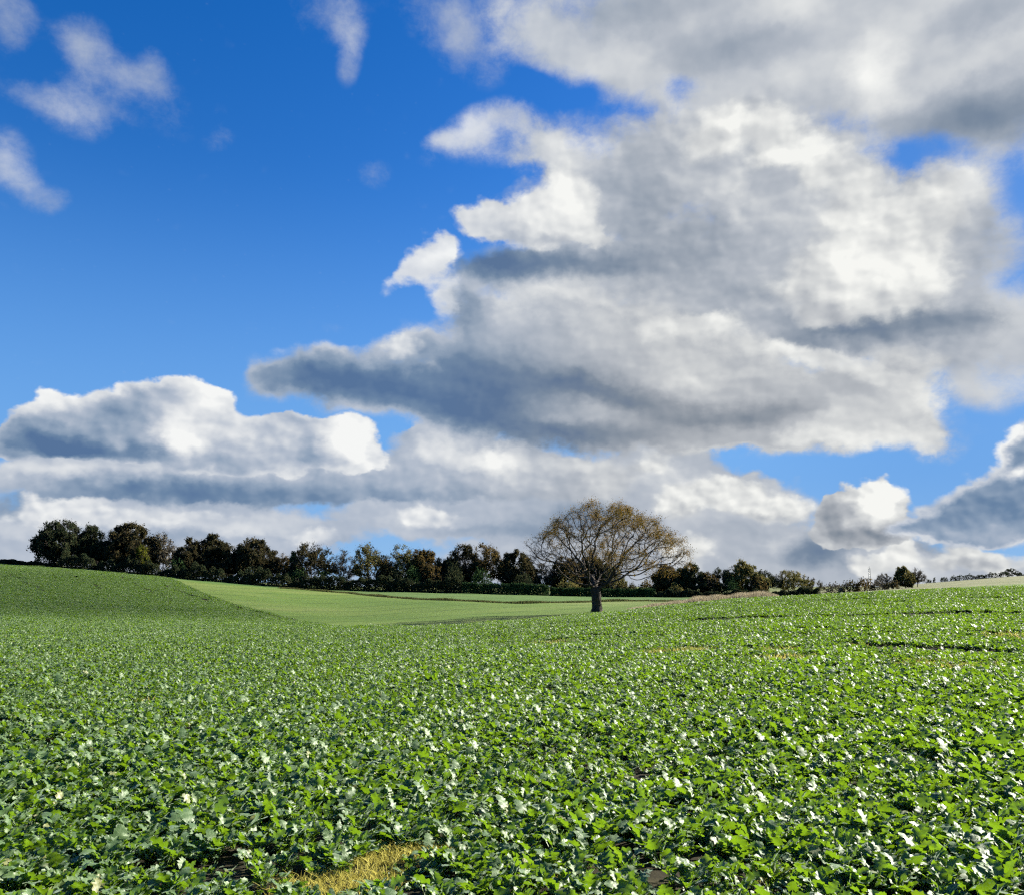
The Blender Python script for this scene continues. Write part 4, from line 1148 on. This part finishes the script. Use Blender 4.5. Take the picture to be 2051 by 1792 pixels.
    T('windswept_tree', 'brown-green tree leaning right, second last before the gap', B, 1555, 1622, 1138, 1187, 202, 'olive', 3.0, 134, trunk_px=1580, clear=0.22)
    T('bare_tree', 'low bare grey tree, last of the belt before the gap', B, 1608, 1648, 1153, 1186, 205, 'grey', 1.1, 135, clear=0.1, attract=260)
    # ---- far right
    g2 = 'trees and scrub on the right skyline'
    T('round_tree', 'dense round green tree on the right skyline', B, 1797, 1832, 1132, 1170, 262, 'olive', 5.0, 136, clear=0.08, group=g2)
    T('bare_tree', 'bare tree touching the dense round tree on the right skyline', B, 1824, 1854, 1134, 1170, 264, 'grey', 0.9, 137, clear=0.2, attract=260, group=g2)
    T('bare_tree', 'grey twiggy tree beside the lattice mast', B, 1756, 1792, 1146, 1172, 264, 'grey', 2.2, 138, clear=0.08, group=g2)
    for px0, px1, top, leaf, s, lab in ((1650, 1692, 1166, 'grey', 1, 'low grey scrub bush at the left end of the skyline scrub'), (1684, 1722, 1160, 'brown', 2, 'brown scrub bush left of the lattice mast'), (1712, 1752, 1155, 'rust', 3, 'tallest brown scrub bush, below the lattice mast'),
                                        (1744, 1776, 1162, 'grey', 4, 'grey scrub bush right below the lattice mast'), (1770, 1806, 1160, 'brown', 5, 'brown scrub bush against the foot of the dense round tree')):
        shrub('scrub_bush', lab, 'bush', px0, px1, top, 255, leaf, 200 + s, g2, card=0.35, per_m2=14)
    g3 = 'bushes along the hilltop on the far right'
    for px0, px1, top, s, lab in ((1856, 1869, 1158, 1, 'small dark bush, first on the far hilltop'), (1871, 1876, 1154, 2, 'tiny upright bush on the far hilltop'), (1884, 1901, 1154, 3, 'dark bush before the hilltop hedge, low and wide'),
                                  (1905, 1918, 1151, 4, 'dark bush at the left end of the hilltop hedge'), (2002, 2025, 1143, 5, 'dark bush left of the round hilltop tree'), (2041, 2056, 1148, 6, 'low bush at the right picture edge on the hilltop')):
        shrub('hilltop_bush', lab, 'bush', px0, px1, top, 382, 'dark', 220 + s, g3, card=0.4, per_m2=10)
    T('round_tree', 'round dark tree on the far hilltop near the right picture edge', B, 2016, 2044, 1136, 1150, 384, 'dark', 3.0, 139, clear=0.05, group=g3, attract=260)
    hedge('hilltop_hedge', 'thin dark hedge along the far hilltop', [(1916, 381), (1950, 382), (2000, 384)], 1.9, 1.6, 'dark', 31, 0.35, None, card=0.42, per_m=40)
    # ---- hedges and bushes at the foot of the belt
    hedge('hedge', 'rough dark hedge under the trees on the left slope', [(120, 192), (330, 191), (480, 190), (640, 189)], 2.5, 2.4, 'dark', 32, 0.5)
    hedge('hedge', 'rough dark hedge in the middle of the belt, under the open trees', [(641, 189), (780, 189), (925, 189)], 2.7, 2.4, 'dark', 33, 0.25)
    hedge('hedge', 'neatly trimmed dark green hedge in front of the double dome', [(926, 188), (1010, 188), (1100, 188)], 2.3, 1.8, 'evergreen', 34, 0.06)
    hedge('hedge', 'low clipped hedge behind the trunk of the lone tree', [(1102, 190), (1200, 190), (1312, 190)], 1.8, 1.8, 'evergreen', 35, 0.08)
    hedge('hedge', 'low dark hedge at the left picture edge on the hill crest', [(-60, 196), (40, 196), (118, 196)], 0.9, 1.5, 'dark', 36, 0.25)
    hedge('hedge', 'dark hedge at the feet of the trees above the dead grass', [(1316, 190), (1450, 190), (1560, 190), (1640, 192)], 1.3, 2.0, 'dark', 37, 0.35)
    g4 = 'bushes at the foot of the tree belt'
    for px0, px1, top, leaf, Y, lab in ((62, 104, 1086, 'evergreen', 199, 'dark evergreen bush under the left end of the leftmost tree'), (100, 160, 1112, 'dark', 195, 'low dark bush at the trunk of the leftmost tree'), (330, 376, 1118, 'evergreen', 194, 'rounded green bush below the bare grey tree'), (572, 618, 1138, 'evergreen', 193, 'dark bush at the foot of the narrow evergreen'),
                                  (478, 522, 1132, 'dark', 192, 'black-looking round bush in front of the sloping round crown'), (625, 668, 1142, 'evergreen', 193, 'green bush right of the wind-combed trunk'), (672, 706, 1150, 'dark', 193, 'low dark bush under the slim bare tree'),
                                  (770, 822, 1136, 'dark', 194, 'dark bush below the pale feathery tree'), (804, 850, 1136, 'evergreen', 193, 'evergreen bush between the pale tree and the orange-brown tree'), (886, 934, 1130, 'dark', 193, 'big dark bush left of the round evergreen bush'), (938, 986, 1137, 'evergreen', 192, 'round evergreen bush in front of the double dome'),
                                  (1020, 1070, 1146, 'dark', 193, 'dark bush at the foot of the broad brown tree'), (1110, 1170, 1158, 'olive', 193, 'olive bush behind the left side of the lone trunk'), (1243, 1282, 1164, 'brown', 194, 'brown shrub right of the lone trunk'), (1276, 1316, 1160, 'rust', 195, 'rusty shrub below the right boughs of the lone tree'),
                                  (1336, 1372, 1166, 'olive', 192, 'low olive bush left of the large dark green tree'), (1446, 1486, 1160, 'evergreen', 193, 'dark green bush under the purplish flat-topped tree')):
        shrub('bush', lab, 'bush', px0, px1, top, Y, leaf, px0, g4, per_m2=26)

def build_mast():
    m, N, out = new_mat('galvanised_steel')
    b = principled(N, out, (0.16, 0.17, 0.18), 0.5, 0.4); b.inputs['Metallic'].default_value = 0.6
    Y = 520.0
    bx, by = at_depth(1744.5, Y)
    z0 = gz(bx, by)
    H = EYE + Y * slope_of(1744, 1136)[1] - z0
    root = empty('lattice_mast', (bx, by, z0), 'thin grey lattice mast rising behind the scrub on the right skyline', 'mast')
    def bar(a, c, r):
        return np.array([a, c], float), np.array([-1, 0]), np.array([r, r])
    legs = [np.array([math.cos(q), math.sin(q), 0]) for q in (0.5, 2.6, 4.7)]
    wb, wt = 0.85, 0.55
    for q in legs:
        v, f = tubes(*bar(q * wb - np.array([0, 0, 0.3]), q * wt + np.array([0, 0, H]), 0.085))
        mesh_obj('leg', v, f, m, root, smooth=True)
    V, F, c = [], [], 0
    n = 9
    for i in range(n):
        za, zb = H * i / n, H * (i + 1) / n
        for k in range(3):
            wa_, wb_ = wb + (wt - wb) * i / n, wb + (wt - wb) * (i + 1) / n
            p, q = legs[k] * wa_ + np.array([0, 0, za]), legs[(k + 1) % 3] * wb_ + np.array([0, 0, zb])
            r = legs[(k + 1) % 3] * wa_ + np.array([0, 0, za])
            for a, b2 in ((p, q), (p, r)):
                v, f = tubes(*bar(a, b2, 0.05)); V.append(v); F.append(f + c); c += len(v)
    mesh_obj('bracing', np.vstack(V), np.vstack(F), m, root)
    v, f = tubes(*bar((0, 0, H - 0.2), (0, 0, H + 1.2), 0.06))
    mesh_obj('antenna', v, f, m, root)

def build_light_and_camera():
    sc = bpy.context.scene
    ld = bpy.data.lights.new('sun', 'SUN')
    ld.energy = SUN_POWER; ld.angle = math.radians(0.53); ld.color = (1.0, 0.93, 0.80)
    lo = bpy.data.objects.new('sun', ld); C.objects.link(lo)
    lo.rotation_euler = (-SUN_DIR).to_track_quat('-Z', 'Y').to_euler()
    lo.location = SUN_DIR * 50
    cam = bpy.data.objects.new('camera', bpy.data.cameras.new('camera'))
    C.objects.link(cam); sc.camera = cam
    cam.data.sensor_width = 36.0
    cam.data.lens = 36.0 * FPX / 2051.0
    cam.data.clip_start = 0.05; cam.data.clip_end = 6000
    cam.location = (0, 0, EYE); cam.rotation_euler = (math.pi / 2 + PITCH, 0, 0)
    sc.view_settings.view_transform = 'Standard'
    sc.view_settings.look = 'None'
    sc.view_settings.exposure = EXPOSURE
    sc.render.engine = 'CYCLES'
    cy = sc.cycles
    cy.use_adaptive_sampling = True; cy.adaptive_threshold = 0.02; cy.adaptive_min_samples = 12
    cy.max_bounces = 5; cy.diffuse_bounces = 2; cy.glossy_bounces = 2; cy.transmission_bounces = 3; cy.transparent_max_bounces = 4
    cy.sample_clamp_indirect = 4.0
    cy.use_denoising = False
    cy.filter_width = 1.3 if hasattr(cy, 'filter_width') else 1.5

def build_shading_clouds():
    """Thin long clouds towards the sun, right of the picture, whose shadows lie on the left slope and along the right crest."""
    m, N, out = new_mat('cloud_white')
    d = N.node('ShaderNodeBsdfDiffuse'); d.inputs[0].default_value = (0.85, 0.86, 0.88, 1)
    tp = N.node('ShaderNodeBsdfTransparent')
    mx = N.node('ShaderNodeMixShader'); mx.inputs[0].default_value = 0.18                 # thin: about half the sun comes through both faces
    N.t.links.new(tp.outputs[0], mx.inputs[1]); N.t.links.new(d.outputs[0], mx.inputs[2])
    N.t.links.new(mx.outputs[0], out.inputs['Surface'])
    h = 1300.0
    for upper, lower, ya, yb, thick in (
            (((-330, 1150), (-100, 1142), (60, 1141), (200, 1158), (300, 1180), (370, 1204)), ((-330, 1226), (-100, 1228), (0, 1229), (140, 1232), (260, 1235), (360, 1235)), 64, 400, 14),
            (((1230, 1226), (1320, 1216), (1400, 1206), (1600, 1196), (1850, 1183), (2450, 1168)), ((1230, 1232), (1320, 1232), (1400, 1232), (1600, 1226), (1850, 1216), (2450, 1204)), 12, 74, 5)):
        def sky_line(line):
            q = np.linspace(0, len(line) - 1, 49)
            px = np.interp(q, np.arange(len(line)), [p[0] for p in line]); py = np.interp(q, np.arange(len(line)), [p[1] for p in line])
            g = np.array([spot(a, b, ya, yb) for a, b in zip(px, py)])
            s = (h - ground(g[:, 0], g[:, 1])) / SUN_DIR.z
            return np.stack([g[:, 0] + SUN_DIR.x * s, g[:, 1] + SUN_DIR.y * s], 1)
        A, B = sky_line(upper), sky_line(lower)
        c = 0.5 * (A + B).mean(0) + 0.0
        c = 0.5 * (A.mean(0) + B.mean(0))
        n, k = len(A), 12
        i = np.arange(n)
        taper = np.clip(np.minimum(i, n - 1 - i) / 4.0, 0.02, 1) ** 0.5
        mid, half = 0.5 * (A + B) - c, 0.5 * (A - B) * (taper * (1 + 0.10 * np.sin(i * 0.9) + 0.08 * np.sin(i * 2.3)))[:, None]
        rings = []
        for q in range(k):
            a = 2 * math.pi * q / k
            rings.append(np.concatenate([mid + half * math.cos(a), (0.5 * thick * taper * math.sin(a) * (1 + 0.2 * np.sin(i * 0.7 + q)))[:, None]], 1))
        V = np.stack(rings, 1).reshape(-1, 3)
        F = []
        for q in range(k):
            a = i[:-1] * k + q; b = i[:-1] * k + (q + 1) % k
            F.append(np.stack([a, b, b + k, a + k], 1))
        o = mesh_obj('cloud', V, np.vstack(F), m, smooth=True)
        o.location = (c[0], c[1], h)
        o['kind'] = 'structure'

SUN_POWER, EXPOSURE = 5.0, 1.95
build_sky()
build_land()
build_crop()
build_grass()
build_trees()
build_mast()
build_shading_clouds()
build_light_and_camera()
